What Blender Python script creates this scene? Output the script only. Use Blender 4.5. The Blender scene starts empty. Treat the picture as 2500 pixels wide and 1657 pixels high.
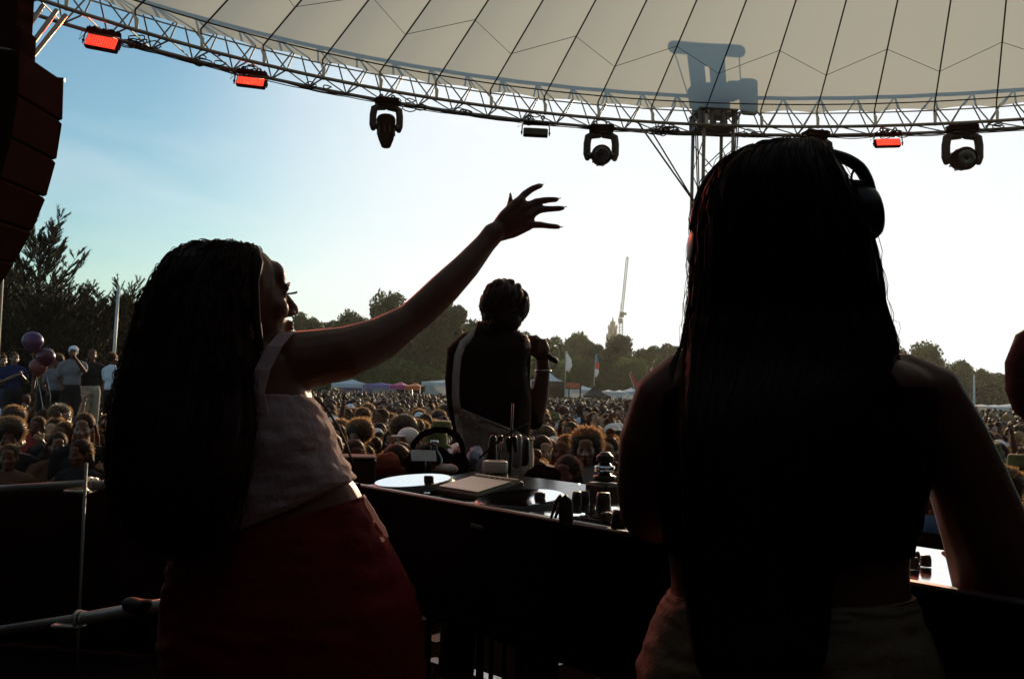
import bpy, bmesh, math, random
from mathutils import Vector, Matrix, noise
from math import radians as RD, sin, cos, pi

random.seed(7)
scene = bpy.context.scene
col = scene.collection

# ------------------------------------------------------------------ camera
CZ = 2.15                       # camera height above the field; the stage deck is 1.3 m below the camera
FPX = 2500 * 35.0 / 36.0        # focal length in photograph pixels
PITCH, ROLL = RD(2.92), RD(1.6)
CAM = Vector((0, 0, CZ))
FW = Vector((0, cos(PITCH), sin(PITCH)))
U0 = Vector((0, -sin(PITCH), cos(PITCH)))
RT = Vector((1, 0, 0)) * cos(ROLL) + U0 * sin(ROLL)
UP = U0 * cos(ROLL) - Vector((1, 0, 0)) * sin(ROLL)
camd = bpy.data.cameras.new('camera'); camd.lens = 35; camd.sensor_width = 36; camd.clip_end = 3000; camd.clip_start = 0.05
cam = bpy.data.objects.new('camera', camd); col.objects.link(cam)
mw = Matrix.Identity(4)
for i in range(3):
    mw[i][0] = RT[i]; mw[i][1] = UP[i]; mw[i][2] = -FW[i]; mw[i][3] = CAM[i]
cam.matrix_world = mw
scene.camera = cam

def at(px, py, d):
    return CAM + FW * d + RT * ((px - 1250) / FPX * d) + UP * ((828.5 - py) / FPX * d)
def onz(px, py, dz):            # where the sight line meets the plane dz above the camera's height
    r = FW + RT * ((px - 1250) / FPX) + UP * ((828.5 - py) / FPX)
    return CAM + r * (dz / r.z)
def proj(p):
    v = p - CAM; d = v.dot(FW)
    return 1250 + v.dot(RT) / d * FPX, 828.5 - v.dot(UP) / d * FPX, d

# ------------------------------------------------------------------ sun, sky, exposure
sv = (at(1885, 470, 1.0) - CAM).normalized()          # towards the sun
SUN_EL = math.asin(sv.z); SUN_AZ = math.atan2(sv.x, sv.y)
sl = bpy.data.lights.new('sun', 'SUN'); sl.energy = 5.0; sl.angle = RD(0.6); sl.color = (1.0, 0.76, 0.48)
so = bpy.data.objects.new('sun', sl); col.objects.link(so)
so.rotation_euler = sv.to_track_quat('Z', 'Y').to_euler(); so.location = (8, 20, 30)

world = bpy.data.worlds.new('World'); scene.world = world; world.use_nodes = True
wn = world.node_tree; wn.nodes.clear()
def N(nt, t, **kw):
    n = nt.nodes.new(t)
    for k, v in kw.items():
        if k in n.inputs: n.inputs[k].default_value = v
        else: setattr(n, k, v)
    return n
sky = N(wn, 'ShaderNodeTexSky'); sky.sky_type = 'NISHITA'; sky.sun_disc = False
sky.sun_elevation = SUN_EL; sky.sun_rotation = SUN_AZ; sky.dust_density = 0.5; sky.air_density = 1.15; sky.ozone_density = 3.2
tc = N(wn, 'ShaderNodeTexCoord')
dot = N(wn, 'ShaderNodeVectorMath', operation='DOT_PRODUCT'); wn.links.new(tc.outputs['Generated'], dot.inputs[0]); dot.inputs[1].default_value = sv
# thin bright cloud veil that thickens towards the sun
mr = N(wn, 'ShaderNodeMapRange', interpolation_type='SMOOTHSTEP'); wn.links.new(dot.outputs['Value'], mr.inputs['Value'])
mr.inputs['From Min'].default_value = 0.82; mr.inputs['From Max'].default_value = 0.975
mp = N(wn, 'ShaderNodeMapping'); wn.links.new(tc.outputs['Generated'], mp.inputs['Vector']); mp.inputs['Scale'].default_value = (1.6, 1.6, 5.5); mp.inputs['Rotation'].default_value = (0.15, 0.3, 0.1)
nz = N(wn, 'ShaderNodeTexNoise'); nz.inputs['Scale'].default_value = 1.9; nz.inputs['Detail'].default_value = 6; nz.inputs['Roughness'].default_value = 0.5; nz.inputs['Distortion'].default_value = 0.3
wn.links.new(mp.outputs['Vector'], nz.inputs['Vector'])
nr = N(wn, 'ShaderNodeMapRange'); wn.links.new(nz.outputs['Fac'], nr.inputs['Value']); nr.inputs['From Min'].default_value = 0.42; nr.inputs['From Max'].default_value = 0.7; nr.inputs['To Min'].default_value = 0.0; nr.inputs['To Max'].default_value = 0.38
ad = N(wn, 'ShaderNodeMath', operation='ADD', use_clamp=True); wn.links.new(mr.outputs['Result'], ad.inputs[0]); wn.links.new(nr.outputs['Result'], ad.inputs[1])
mx = N(wn, 'ShaderNodeMix', data_type='RGBA'); wn.links.new(ad.outputs[0], mx.inputs['Factor'])
tn = N(wn, 'ShaderNodeMix', data_type='RGBA', blend_type='MULTIPLY'); tn.inputs['Factor'].default_value = 1.0; wn.links.new(sky.outputs['Color'], tn.inputs['A']); tn.inputs['B'].default_value = (1.0, 1.32, 1.30, 1)
wn.links.new(tn.outputs['Result'], mx.inputs['A']); mx.inputs['B'].default_value = (8.8, 9.5, 10.1, 1)
bg = N(wn, 'ShaderNodeBackground'); wn.links.new(mx.outputs['Result'], bg.inputs['Color']); bg.inputs['Strength'].default_value = 0.1
wo = N(wn, 'ShaderNodeOutputWorld'); wn.links.new(bg.outputs[0], wo.inputs['Surface'])
scene.view_settings.view_transform = 'Standard'; scene.view_settings.look = 'None'
scene.view_settings.gamma = 1; scene.view_settings.exposure = 0.0
scene.cycles.use_denoising = True
scene.cycles.max_bounces = 6; scene.cycles.diffuse_bounces = 3; scene.cycles.transmission_bounces = 4
scene.cycles.sample_clamp_indirect = 4.0

# ------------------------------------------------------------------ materials
MATS = {}
def mat(name, c, rough=0.6, metal=0.0, spec=0.4, var=0.15, scale=12.0, bump=0.0, bscale=None, transl=0.0, tcol=None, emit=None, estr=0.0, coat=0.0, flat=False):
    if name in MATS: return MATS[name]
    m = bpy.data.materials.new(name); m.use_nodes = True; nt = m.node_tree
    p = nt.nodes['Principled BSDF']; out = nt.nodes['Material Output']
    p.inputs['Roughness'].default_value = rough; p.inputs['Metallic'].default_value = metal
    p.inputs['Specular IOR Level'].default_value = spec; p.inputs['Coat Weight'].default_value = coat
    t = N(nt, 'ShaderNodeTexCoord'); n = N(nt, 'ShaderNodeTexNoise'); n.inputs['Scale'].default_value = scale; n.inputs['Detail'].default_value = 5
    nt.links.new(t.outputs['Object'], n.inputs['Vector'])
    r = N(nt, 'ShaderNodeMix', data_type='RGBA')
    r.inputs['A'].default_value = (*[x * (1 - var) for x in c], 1); r.inputs['B'].default_value = (*[min(1, x * (1 + var)) for x in c], 1)
    nt.links.new(n.outputs['Fac'], r.inputs['Factor']); nt.links.new(r.outputs['Result'], p.inputs['Base Color'])
    if bump:
        b = N(nt, 'ShaderNodeBump'); b.inputs['Strength'].default_value = bump; b.inputs['Distance'].default_value = 0.02
        n2 = N(nt, 'ShaderNodeTexNoise'); n2.inputs['Scale'].default_value = bscale or scale * 3; n2.inputs['Detail'].default_value = 4
        nt.links.new(t.outputs['Object'], n2.inputs['Vector']); nt.links.new(n2.outputs['Fac'], b.inputs['Height']); nt.links.new(b.outputs['Normal'], p.inputs['Normal'])
    if transl:
        ts = N(nt, 'ShaderNodeBsdfTranslucent'); ts.inputs['Color'].default_value = (*(tcol or c), 1)
        ms = N(nt, 'ShaderNodeMixShader'); ms.inputs['Fac'].default_value = transl
        nt.links.new(p.outputs[0], ms.inputs[1]); nt.links.new(ts.outputs[0], ms.inputs[2]); nt.links.new(ms.outputs[0], out.inputs['Surface'])
    if emit:
        p.inputs['Emission Color'].default_value = (*emit, 1); p.inputs['Emission Strength'].default_value = estr
    if flat:
        df = N(nt, 'ShaderNodeBsdfDiffuse'); nt.links.new(r.outputs['Result'], df.inputs['Color']); nt.links.new(df.outputs[0], out.inputs['Surface'])
    MATS[name] = m
    return m
M_skin_d = mat('skin_deep', (0.115, 0.036, 0.019), 0.55, spec=0.3, var=0.2, scale=20, bump=0.05)
M_skin_w = mat('skin_warm', (0.17, 0.066, 0.038), 0.5, spec=0.4, var=0.2, scale=20, bump=0.05)
M_skin_m = mat('skin_brown', (0.20, 0.09, 0.05), 0.36, spec=0.6, var=0.15, scale=20)
M_skin_l = mat('skin_light', (0.40, 0.23, 0.15), 0.42, var=0.12, scale=20)
M_hair = mat('hair_black', (0.028, 0.009, 0.006), 0.55, spec=0.18, var=0.5, scale=60)
M_hair_c = mat('hair_crowd', (0.014, 0.008, 0.005), 0.6, spec=0.22, var=0.5, scale=60, transl=0.35, tcol=(0.34, 0.15, 0.05))
M_strand = mat('hair_strand', (0.032, 0.011, 0.007), 0.5, spec=0.22, var=0.4, scale=40, transl=0.35, tcol=(0.16, 0.075, 0.03))
M_hair_b = mat('hair_brown', (0.022, 0.011, 0.006), 0.5, var=0.4, scale=60, transl=0.3, tcol=(0.20, 0.09, 0.03))
M_fuzz = mat('hair_fuzz', (0.05, 0.028, 0.014), 0.4, spec=0.5, var=0.3, scale=60, transl=0.55, tcol=(0.58, 0.34, 0.16))
M_hair_bl = mat('hair_blond', (0.35, 0.22, 0.10), 0.5, var=0.3, scale=60, transl=0.4, tcol=(0.5, 0.3, 0.12))
M_black = mat('black_plastic', (0.016, 0.009, 0.008), 0.42, var=0.3, scale=8)
M_blackmatt = mat('black_matt', (0.011, 0.004, 0.004), 0.9, flat=True, var=0.4, scale=6)
M_truss = mat('truss_aluminium', (0.24, 0.22, 0.20), 0.45, metal=0.6, var=0.2, scale=3)
M_steel = mat('galvanised_steel', (0.55, 0.53, 0.48), 0.42, metal=0.5, var=0.25, scale=9, bump=0.05)
M_cable = mat('cable_black', (0.02, 0.017, 0.015), 0.6, var=0.3)
M_rope = mat('webbing_brown', (0.07, 0.04, 0.02), 0.8, var=0.3)

# ------------------------------------------------------------------ mesh building
def wloc(o):
    v = Vector((0, 0, 0))
    while o is not None: v += o.location; o = o.parent
    return v
class MB:
    def __init__(s): s.v = []; s.f = []; s.mi = []; s.cur = 0
    def add(s, vs, fs):
        b = len(s.v); s.v += [tuple(v) for v in vs]; s.f += [tuple(b + i for i in f) for f in fs]; s.mi += [s.cur] * len(fs)
    def rings(s, rings, cap=True, closed=False):
        n = len(rings[0]); vs = [p for r in rings for p in r]; fs = []
        m = len(rings)
        for i in range(m if closed else m - 1):
            a = i * n; b = ((i + 1) % m) * n
            for k in range(n): fs.append((a + k, a + (k + 1) % n, b + (k + 1) % n, b + k))
        if cap and not closed:
            fs.append(tuple(range(n - 1, -1, -1))); fs.append(tuple((m - 1) * n + k for k in range(n)))
        s.add(vs, fs)
    def tube(s, pts, rad, n=8, cap=True, closed=False, dome=False, flat=1.0):
        pts = [Vector(p) for p in pts]
        if not hasattr(rad, '__len__'): rad = [rad] * len(pts)
        rad = list(rad)
        if dome:
            d0 = (pts[0] - pts[1]).normalized(); d1 = (pts[-1] - pts[-2]).normalized()
            r0, r1 = rad[0], rad[-1]
            pts = [pts[0] + d0 * r0 * .97, pts[0] + d0 * r0 * .7] + pts + [pts[-1] + d1 * r1 * .7, pts[-1] + d1 * r1 * .97]
            rad = [r0 * .25, r0 * .7] + rad + [r1 * .7, r1 * .25]
        rs = []; prev = None; m = len(pts)
        for i, p in enumerate(pts):
            if closed: t = pts[(i + 1) % m] - pts[i - 1]
            else: t = pts[min(i + 1, m - 1)] - pts[max(i - 1, 0)]
            if t.length < 1e-9: t = Vector((0, 0, 1))
            t.normalize()
            if prev is None:
                a = t.cross(Vector((0, 0, 1)) if abs(t.z) < .9 else Vector((0, 1, 0))).normalized()
            else:
                a = prev - t * prev.dot(t)
                a = a.normalized() if a.length > 1e-6 else t.orthogonal().normalized()
            prev = a; b = t.cross(a)
            rs.append([p + a * (rad[i] * cos(2 * pi * k / n)) + b * (rad[i] * flat * sin(2 * pi * k / n)) for k in range(n)])
        s.rings(rs, cap, closed)
    def ell(s, c, r, M=None, nu=14, nv=9):
        c = Vector(c); vs = []; fs = []
        for i in range(1, nv):
            th = pi * i / nv
            for k in range(nu):
                ph = 2 * pi * k / nu
                p = Vector((r[0] * sin(th) * cos(ph), r[1] * sin(th) * sin(ph), r[2] * cos(th)))
                if M is not None: p = M @ p
                vs.append(c + p)
        top = Vector((0, 0, r[2])); 
        if M is not None: top = M @ top
        vs.append(c + top); vs.append(c - top); T = len(vs) - 2
        for i in range(nv - 2):
            for k in range(nu):
                fs.append((i * nu + k, (i + 1) * nu + k, (i + 1) * nu + (k + 1) % nu, i * nu + (k + 1) % nu))
        for k in range(nu):
            fs.append((T, k, (k + 1) % nu)); fs.append((T + 1, (nv - 2) * nu + (k + 1) % nu, (nv - 2) * nu + k))
        s.add(vs, fs)
    def box(s, c, size, M=None, bev=0.0):
        c = Vector(c); hx, hy, hz = [x / 2 for x in size]
        if bev <= 0:
            vs = [Vector((x * hx, y * hy, z * hz)) for x in (-1, 1) for y in (-1, 1) for z in (-1, 1)]
            fs = [(0, 1, 3, 2), (4, 6, 7, 5), (0, 4, 5, 1), (2, 3, 7, 6), (0, 2, 6, 4), (1, 5, 7, 3)]
        else:
            b = min(bev, hx * .9, hy * .9, hz * .9)
            vs = []; fs = []
            rs = []
            for (z, i) in ((-hz, b), (-hz + b, 0), (hz - b, 0), (hz, b)):
                X, Y = hx - i, hy - i
                rs.append([Vector((X - b * .0, -Y + b, z)), Vector((X, Y - b, z)), Vector((X - b, Y, z)), Vector((-X + b, Y, z)), Vector((-X, Y - b, z)), Vector((-X, -Y + b, z)), Vector((-X + b, -Y, z)), Vector((X - b, -Y, z))])
            n = 8
            vs = [p for r in rs for p in r]
            for i in range(3):
                for k in range(n): fs.append((i * n + k, i * n + (k + 1) % n, (i + 1) * n + (k + 1) % n, (i + 1) * n + k))
            fs.append(tuple(range(n - 1, -1, -1))); fs.append(tuple(3 * n + k for k in range(n)))
        if M is not None: vs = [M @ v for v in vs]
        s.add([c + v for v in vs], fs)
    def lathe(s, c, prof, M=None, n=24):      # prof: (radius, height) along local z
        c = Vector(c); rs = []
        for r, h in prof:
            ring = []
            for k in range(n):
                p = Vector((r * cos(2 * pi * k / n), r * sin(2 * pi * k / n), h))
                if M is not None: p = M @ p
                ring.append(c + p)
            rs.append(ring)
        s.rings(rs)
    def mesh(s, name='m', off=Vector((0, 0, 0)), smooth=True):
        me = bpy.data.meshes.new(name)
        me.from_pydata([(v[0] - off[0], v[1] - off[1], v[2] - off[2]) for v in s.v], [], s.f)
        if any(s.mi): me.polygons.foreach_set('material_index', s.mi)
        if smooth: me.polygons.foreach_set('use_smooth', [True] * len(me.polygons))
        me.update(); return me
    def build(s, name, material, parent=None, smooth=True, fix=False):
        me = s.mesh(name, wloc(parent) if parent else Vector((0, 0, 0)), smooth)
        if fix:
            bm = bmesh.new(); bm.from_mesh(me); bmesh.ops.recalc_face_normals(bm, faces=bm.faces); bm.to_mesh(me); bm.free()
        return obj(name, me, material, parent)
def obj(name, me, material, parent=None, loc=None):
    o = bpy.data.objects.new(name, me); col.objects.link(o)
    if material is not None:
        for m in (material if isinstance(material, (list, tuple)) else [material]):
            if len(me.materials) < (len(material) if isinstance(material, (list, tuple)) else 1): me.materials.append(m)
    if parent: o.parent = parent
    if loc is not None: o.location = loc
    return o
def tag(o, label=None, cat=None, group=None, kind=None):
    if label: o['label'] = label
    if cat: o['category'] = cat
    if group: o['group'] = group
    if kind: o['kind'] = kind
    return o
def thing(name, label, cat, loc=(0, 0, 0), group=None, rotz=0):
    o = bpy.data.objects.new(name, None); col.objects.link(o); o.location = loc; o.rotation_euler = (0, 0, rotz)
    o.empty_display_size = 0.2
    return tag(o, label, cat, group)
def flatobj(o):
    o.data.polygons.foreach_set('use_smooth', [False] * len(o.data.polygons)); return o
def remesh(mb, voxel, smooth=4, disp=None, name='body', off=Vector((0, 0, 0))):
    me = mb.mesh('tmp', off)
    bm = bmesh.new(); bm.from_mesh(me); bmesh.ops.recalc_face_normals(bm, faces=bm.faces); bm.to_mesh(me); bm.free()
    o = bpy.data.objects.new('tmp', me); col.objects.link(o)
    m = o.modifiers.new('r', 'REMESH'); m.mode = 'VOXEL'; m.voxel_size = voxel; m.use_smooth_shade = True
    if smooth:
        m = o.modifiers.new('s', 'SMOOTH'); m.factor = 0.5; m.iterations = smooth
    dg = bpy.context.evaluated_depsgraph_get(); dg.update()
    r = bpy.data.meshes.new_from_object(o.evaluated_get(dg)); r.name = name; r.materials.clear()
    bpy.data.objects.remove(o); bpy.data.meshes.remove(me)
    if disp:
        for sc, amp in disp:
            for v in r.vertices:
                p = Vector(v.co)
                v.co = p + v.normal * (amp * noise.noise(p * sc))
    r.polygons.foreach_set('use_smooth', [True] * len(r.polygons))
    r.update(); return r
def rot_to(d, up=Vector((0, 0, 1))):      # 3x3 whose z axis is d
    return Vector(d).to_track_quat('Z', 'Y').to_matrix()
def rz(a): return Matrix.Rotation(a, 3, 'Z')
def seg_mesh(a, b, r, n=6):
    m = MB(); m.tube([a, b], r, n); return m
# ------------------------------------------------------------------ people: helpers
def ringp(L, R, d, th, n=30, pw=2.2, ov=0.0):
    a3 = at(L[0], L[1], d); b3 = at(R[0], R[1], d)
    c = (a3 + b3) / 2 + Vector((0, 1, 0)) * ov; a = (b3 - a3) / 2; b = Vector((0, 1, 0)) * (th / 2)
    out = []
    for k in range(n):
        t = 2 * pi * k / n; x, y = cos(t), sin(t)
        out.append(c + a * (math.copysign(abs(x) ** (2 / pw), x)) + b * (math.copysign(abs(y) ** (2 / pw), y)))
    return out
def resample(secs, k):                    # smooth interpolation of (L, R, d, th) sections
    out = []
    flat = [(s[0][0], s[0][1], s[1][0], s[1][1], s[2], s[3]) for s in secs]
    m = len(flat)
    for i in range(m - 1):
        p0, p1, p2, p3 = flat[max(i - 1, 0)], flat[i], flat[i + 1], flat[min(i + 2, m - 1)]
        for j in range(k):
            t = j / k
            q = [0.5 * ((2 * b) + (-a + c) * t + (2 * a - 5 * b + 4 * c - d) * t * t + (-a + 3 * b - 3 * c + d) * t ** 3) for a, b, c, d in zip(p0, p1, p2, p3)]
            out.append(((q[0], q[1]), (q[2], q[3]), q[4], max(q[5], .01)))
    out.append(secs[-1]); return out
def S(y, xl, xr, d, th, yr=None): return ((xl, y), (xr, y if yr is None else yr), d, th)
def loftpx(mb, secs, k=3, n=30, pw=2.2):
    mb.rings([ringp(*s, n=n, pw=pw) for s in resample(secs, k)])
def shell(secs, k, th, n=40, pw=2.2, wav=0.0, seed=0):      # open cloth tube with thickness and folds
    rs = resample(secs, k); mb = MB(); outer = []; inner = []
    for i, s in enumerate(rs):
        r = ringp(*s, n=n, pw=pw); c = sum(r, Vector()) / n
        o2 = []
        for q, p in enumerate(r):
            dr = (p - c); l = dr.length
            f = wav * (noise.noise(Vector((q * 12.0 / n * 1.7 + seed, i * .35, seed))) + .6 * noise.noise(Vector((p.x * 22, p.y * 22, p.z * 9 + seed))))
            o2.append(p + dr / l * f)
        outer.append(o2); inner.append([p - (p - c).normalized() * th for p in o2])
    m = len(outer)
    rr = outer + inner[::-1]
    mb.rings(rr, cap=False, closed=True)
    return mb
def strands(secs, count, k=5, r=0.0011, lo=1.0, hi=1.05, wob=0.004, seed=1, start=(0, .35), end=(.75, 1.0), n=36, pw=2.2, side=None, curl=0.0):
    rnd = random.Random(seed); rs = [ringp(*s, n=n, pw=pw) for s in resample(secs, k)]; cs = [sum(q, Vector()) / n for q in rs]
    mb = MB(); m = len(rs)
    for i in range(count):
        th = rnd.random() * n if side is None else (side + rnd.gauss(0, .06)) * n
        a = int(m * rnd.uniform(*start)); b = int(m * rnd.uniform(*end)); f0 = rnd.uniform(lo, hi)
        if b - a < 4: continue
        pts = []; drift = rnd.uniform(-.12, .12); ph = rnd.random() * 50; fl = rnd.uniform(-.5, 1)
        for j in range(a, b):
            q = (th + drift * (j - a)) % n; q0 = int(q) % n; fr = q - int(q)
            p = rs[j][q0].lerp(rs[j][(q0 + 1) % n], fr); c = cs[j]
            f = f0 + .02 * fl * (j - a) / m
            p = c + (p - c) * f
            w = wob * (1 + curl * (j - a) / m)
            p = p + Vector((noise.noise(Vector((j * .28, ph, 0))), noise.noise(Vector((j * .28, ph, 9))), noise.noise(Vector((j * .28, ph, 20))))) * w
            pts.append(p)
        L = len(pts)
        mb.tube(pts, [r * (1 - .75 * (t / L) ** 2) for t in range(L)], 3, cap=False)
    return mb
def head_prims(mb, M, s=1.0, female=True):
    """a head in local axes (x right, y forward, z up, origin at eye level in the skull's middle)"""
    c = M.to_translation(); R = M.to_3x3()
    def E(p, r, rot=None, nu=16, nv=11):
        mb.ell(c + R @ (Vector(p) * s), [x * s for x in r], R @ rot if rot is not None else R, nu, nv)
    E((0, -.008, .035), (.073, .093, .082)); E((0, .018, -.01), (.064, .078, .075)); E((0, .035, -.055), (.05, .055, .055))
    E((0, .068, -.088), (.022, .022, .018))                                   # chin
    E((0, .074, .04), (.05, .022, .035))                                      # forehead
    E((0, .088, .012), (.045, .012, .010))                                    # brow ridge
    E((.04, .062, -.03), (.022, .024, .024)); E((-.04, .062, -.03), (.022, .024, .024))   # cheeks
    mb.tube([c + R @ (Vector(q) * s) for q in ((0, .088, .01), (0, .102, -.015), (0, .112, -.035))], [.009 * s, .010 * s, .013 * s], 8, dome=True)
    E((.013, .1, -.042), (.009, .011, .008)); E((-.013, .1, -.042), (.009, .011, .008))   # nostrils
    E((0, .096, -.063), (.022, .012, .0065)); E((0, .095, -.074), (.019, .012, .0075))    # lips
    for q in (-1, 1):
        E((q * .032, .078, 0), (.013, .011, .010))                             # eyelids
        E((q * .077, -.004, -.012), (.008, .019, .03))                         # ears
def frame(c, fwd, tilt=0.0, roll=0.0):
    f = Vector(fwd).normalized(); a = math.atan2(-f.x, f.y)
    M = Matrix.Translation(c) @ Matrix.Rotation(a, 4, 'Z') @ Matrix.Rotation(tilt, 4, 'X') @ Matrix.Rotation(roll, 4, 'Y')
    return M
def finger(mb, pts, r0, r1, n=8):
    m = len(pts); mb.tube(pts, [r0 + (r1 - r0) * i / (m - 1) for i in range(m)], n, dome=True)
FZ = CZ - 1.3                       # stage deck height
def shoe(mb, p, fwd, L=.26):
    f = Vector(fwd).normalized(); M = Matrix.Rotation(math.atan2(-f.x, f.y), 3, 'Z')
    mb.ell(Vector(p) + f * .06 + Vector((0, 0, .035)), (.045, L / 2, .035), M); mb.ell(Vector(p) + Vector((0, 0, .06)), (.04, .055, .06), M)

# ------------------------------------------------------------------ woman with the raised arm
DL = 2.1
wl = thing('person', 'woman with long dark hair, white camisole and red trousers stretching one arm over the crowd', 'person', (at(700, 1500, DL).x, at(700, 1500, DL).y, FZ))
mb = MB()
Mh = frame(at(589, 728, DL), (.84, .54, 0), RD(9))
head_prims(mb, Mh, 1.0)
mb.tube([at(600, 760, DL), at(585, 830, DL), at(585, 890, DL)], [.052, .055, .075], 12)
loftpx(mb, [S(835, 520, 660, DL, .14), S(868, 450, 735, DL, .19), S(930, 420, 748, DL, .22), S(1010, 425, 775, DL, .235), S(1090, 445, 808, DL, .23), S(1150, 455, 838, DL, .215),
            ((450, 1240), (868, 1185), DL, .21), ((430, 1310), (893, 1235), DL, .23), ((425, 1400), (925, 1325), DL, .26), ((420, 1500), (975, 1450), DL, .28), ((420, 1620), (1000, 1570), DL, .27), ((400, 1720), (985, 1690), DL, .24)], 3, pw=2.3)
# legs to the deck
hipR = at(860, 1680, DL); hipL = at(530, 1680, DL)
for h, dx, dy in ((hipR, .10, .05), (hipL, -.02, -.08)):
    knee = h + Vector((dx, dy + .06, -.27)); knee.z = FZ + .46; ank = Vector((h.x + dx * 1.2, h.y + dy - .02, FZ + .09))
    mb.tube([h + Vector((0, 0, .12)), h.lerp(knee, .5), knee, knee.lerp(ank, .35), ank], [.105, .095, .062, .058, .036], 12, dome=True)
    shoe(mb, ank - Vector((0, 0, .09)), (.8, .6, 0))
# raised arm
mb.tube([at(648, 890, DL), at(715, 884, DL), at(775, 872, DL + .01), at(850, 859, DL + .02), at(930, 828, DL + .05), at(1000, 781, DL + .08), at(1030, 757, DL + .09), at(1085, 704, DL + .11), at(1140, 648, DL + .14), at(1185, 594, DL + .17), at(1206, 568, DL + .18)],
        [.060, .066, .060, .056, .048, .036, .037, .036, .031, .0245, .0255], 16, dome=True)
HD = DL + .2
# palm: back of the hand turned to the sky, thumb hidden behind the index knuckle
for q in (((1206, 566), (1265, 497), .026, .020), ((1208, 568), (1283, 508), .027, .018), ((1210, 572), (1292, 527), .026, .018), ((1214, 578), (1293, 549), .022, .016)):
    a, b = at(q[0][0], q[0][1], HD), at(q[1][0], q[1][1], HD); mb.tube([a, a.lerp(b, .5), b], [q[2] * .8, q[2], q[3]], 10, dome=True, flat=.75)
finger(mb, [at(1262, 497, HD), at(1281, 474, HD + .01), at(1301, 460, HD + .015), at(1320, 453, HD + .02)], .0106, .0074)
finger(mb, [at(1282, 507, HD), at(1311, 492, HD + .005), at(1340, 488, HD + .01), at(1359, 487, HD + .01)], .0104, .0072)
finger(mb, [at(1292, 524, HD), at(1324, 511, HD - .005), at(1352, 510, HD - .005), at(1373, 508, HD)], .0100, .0070)
finger(mb, [at(1290, 549, HD - .01), at(1322, 549, HD - .015), at(1346, 553, HD - .015), at(1364, 554, HD - .01)], .0094, .0064)
finger(mb, [at(1222, 545, HD + .03), at(1244, 508, HD + .055), at(1247, 490, HD + .06), at(1246, 481, HD + .062)], .0125, .0052)
# other arm, bent forward at her side
mb.tube([at(470, 890, DL), at(440, 930, DL + .02), at(415, 1050, DL + .08), at(430, 1150, DL + .14), at(500, 1200, DL + .24), at(580, 1215, DL + .32)], [.055, .055, .046, .038, .034, .026], 12, dome=True)
a = at(600, 1218, DL + .34); mb.ell(a, (.045, .03, .02)); 
for i in range(4): finger(mb, [a + Vector((.02, .012 * (i - 1.5), .004)), a + Vector((.06, .014 * (i - 1.5), 0)), a + Vector((.085, .014 * (i - 1.5), -.02))], .009, .007)
finger(mb, [a + Vector((-.01, .02, .01)), a + Vector((.02, .045, .01)), a + Vector((.045, .05, 0))], .011, .008)
body = remesh(mb, .0046, 3, name='body', off=wloc(wl)); obj('body', body, M_skin_w, wl)
# nails: long pale tips
for p0, p1 in (((1318, 453), (1327, 450)), ((1358, 486), (1368, 484)), ((1372, 507), (1382, 505)), ((1362, 554), (1373, 554)), ((1246.5, 484), (1246, 473))):
    m = MB(); m.tube([at(*p0, HD + .0), at(*p1, HD + .0)], [.0042, .0022], 8, dome=True, flat=.5); m.build('nail', mat('nail_polish', (.45, .40, .36), .2), wl)
# lashes, brow
m = MB()
for i in range(16):
    t = i / 15 - .5; b = Mh @ Vector((.032 + t * .026, .092 - abs(t) * .01, .001)); m.tube([b, Mh @ Vector((.034 + t * .034, .104, -.001)), Mh @ Vector((.035 + t * .036, .108 - abs(t) * .006, .003))], [.0011, .0009, .0005], 3)
m.build('eyelashes', M_hair, wl)
m = MB(); m.tube([Mh @ Vector((.015, .099, .016)), Mh @ Vector((.03, .097, .022)), Mh @ Vector((.05, .082, .018))], [.003, .0032, .0018], 6, dome=True); m.build('eyebrow', M_hair, wl)
# camisole: tube of cloth with slanting hem, and straps
M_cami = mat('camisole_cloth', (.74, .55, .56), .85, spec=.2, var=.08, scale=30, bump=.5, bscale=34, transl=.5, tcol=(.78, .62, .58))
cam_secs = [S(957, 414, 757, DL, .238, 962), S(1010, 420, 792, DL, .256), S(1060, 436, 816, DL, .262), S(1100, 440, 826, DL, .26), ((445, 1175), (852, 1140), DL, .25), ((440, 1260), (866, 1168), DL, .25), ((455, 1345), (842, 1182), DL, .245)]
m = shell(cam_secs, 6, .003, n=72, pw=2.3, wav=.007, seed=3); m.build('camisole', M_cami, wl, fix=True)
m = MB()
for pts in ([(672, 1005, -.125), (664, 960, -.128), (676, 905, -.122), (698, 850, -.100), (712, 816, -.050), (705, 812, .0), (680, 850, .09), (665, 930, .125), (662, 970, .13)],):
    P = [at(x, y, DL) + Vector((0, o, 0)) for x, y, o in pts]
    n2 = len(P)
    rs = []
    for i, p in enumerate(P):
        w = .0155; rs.append([p + RT * -w + Vector((0, -.0015, 0)), p + RT * w + Vector((0, -.0015, 0)), p + RT * w + Vector((0, .002, .001)), p + RT * -w + Vector((0, .002, .001))])
    m.rings(rs)
m.build('strap', M_cami, wl, smooth=False, fix=True)
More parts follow.
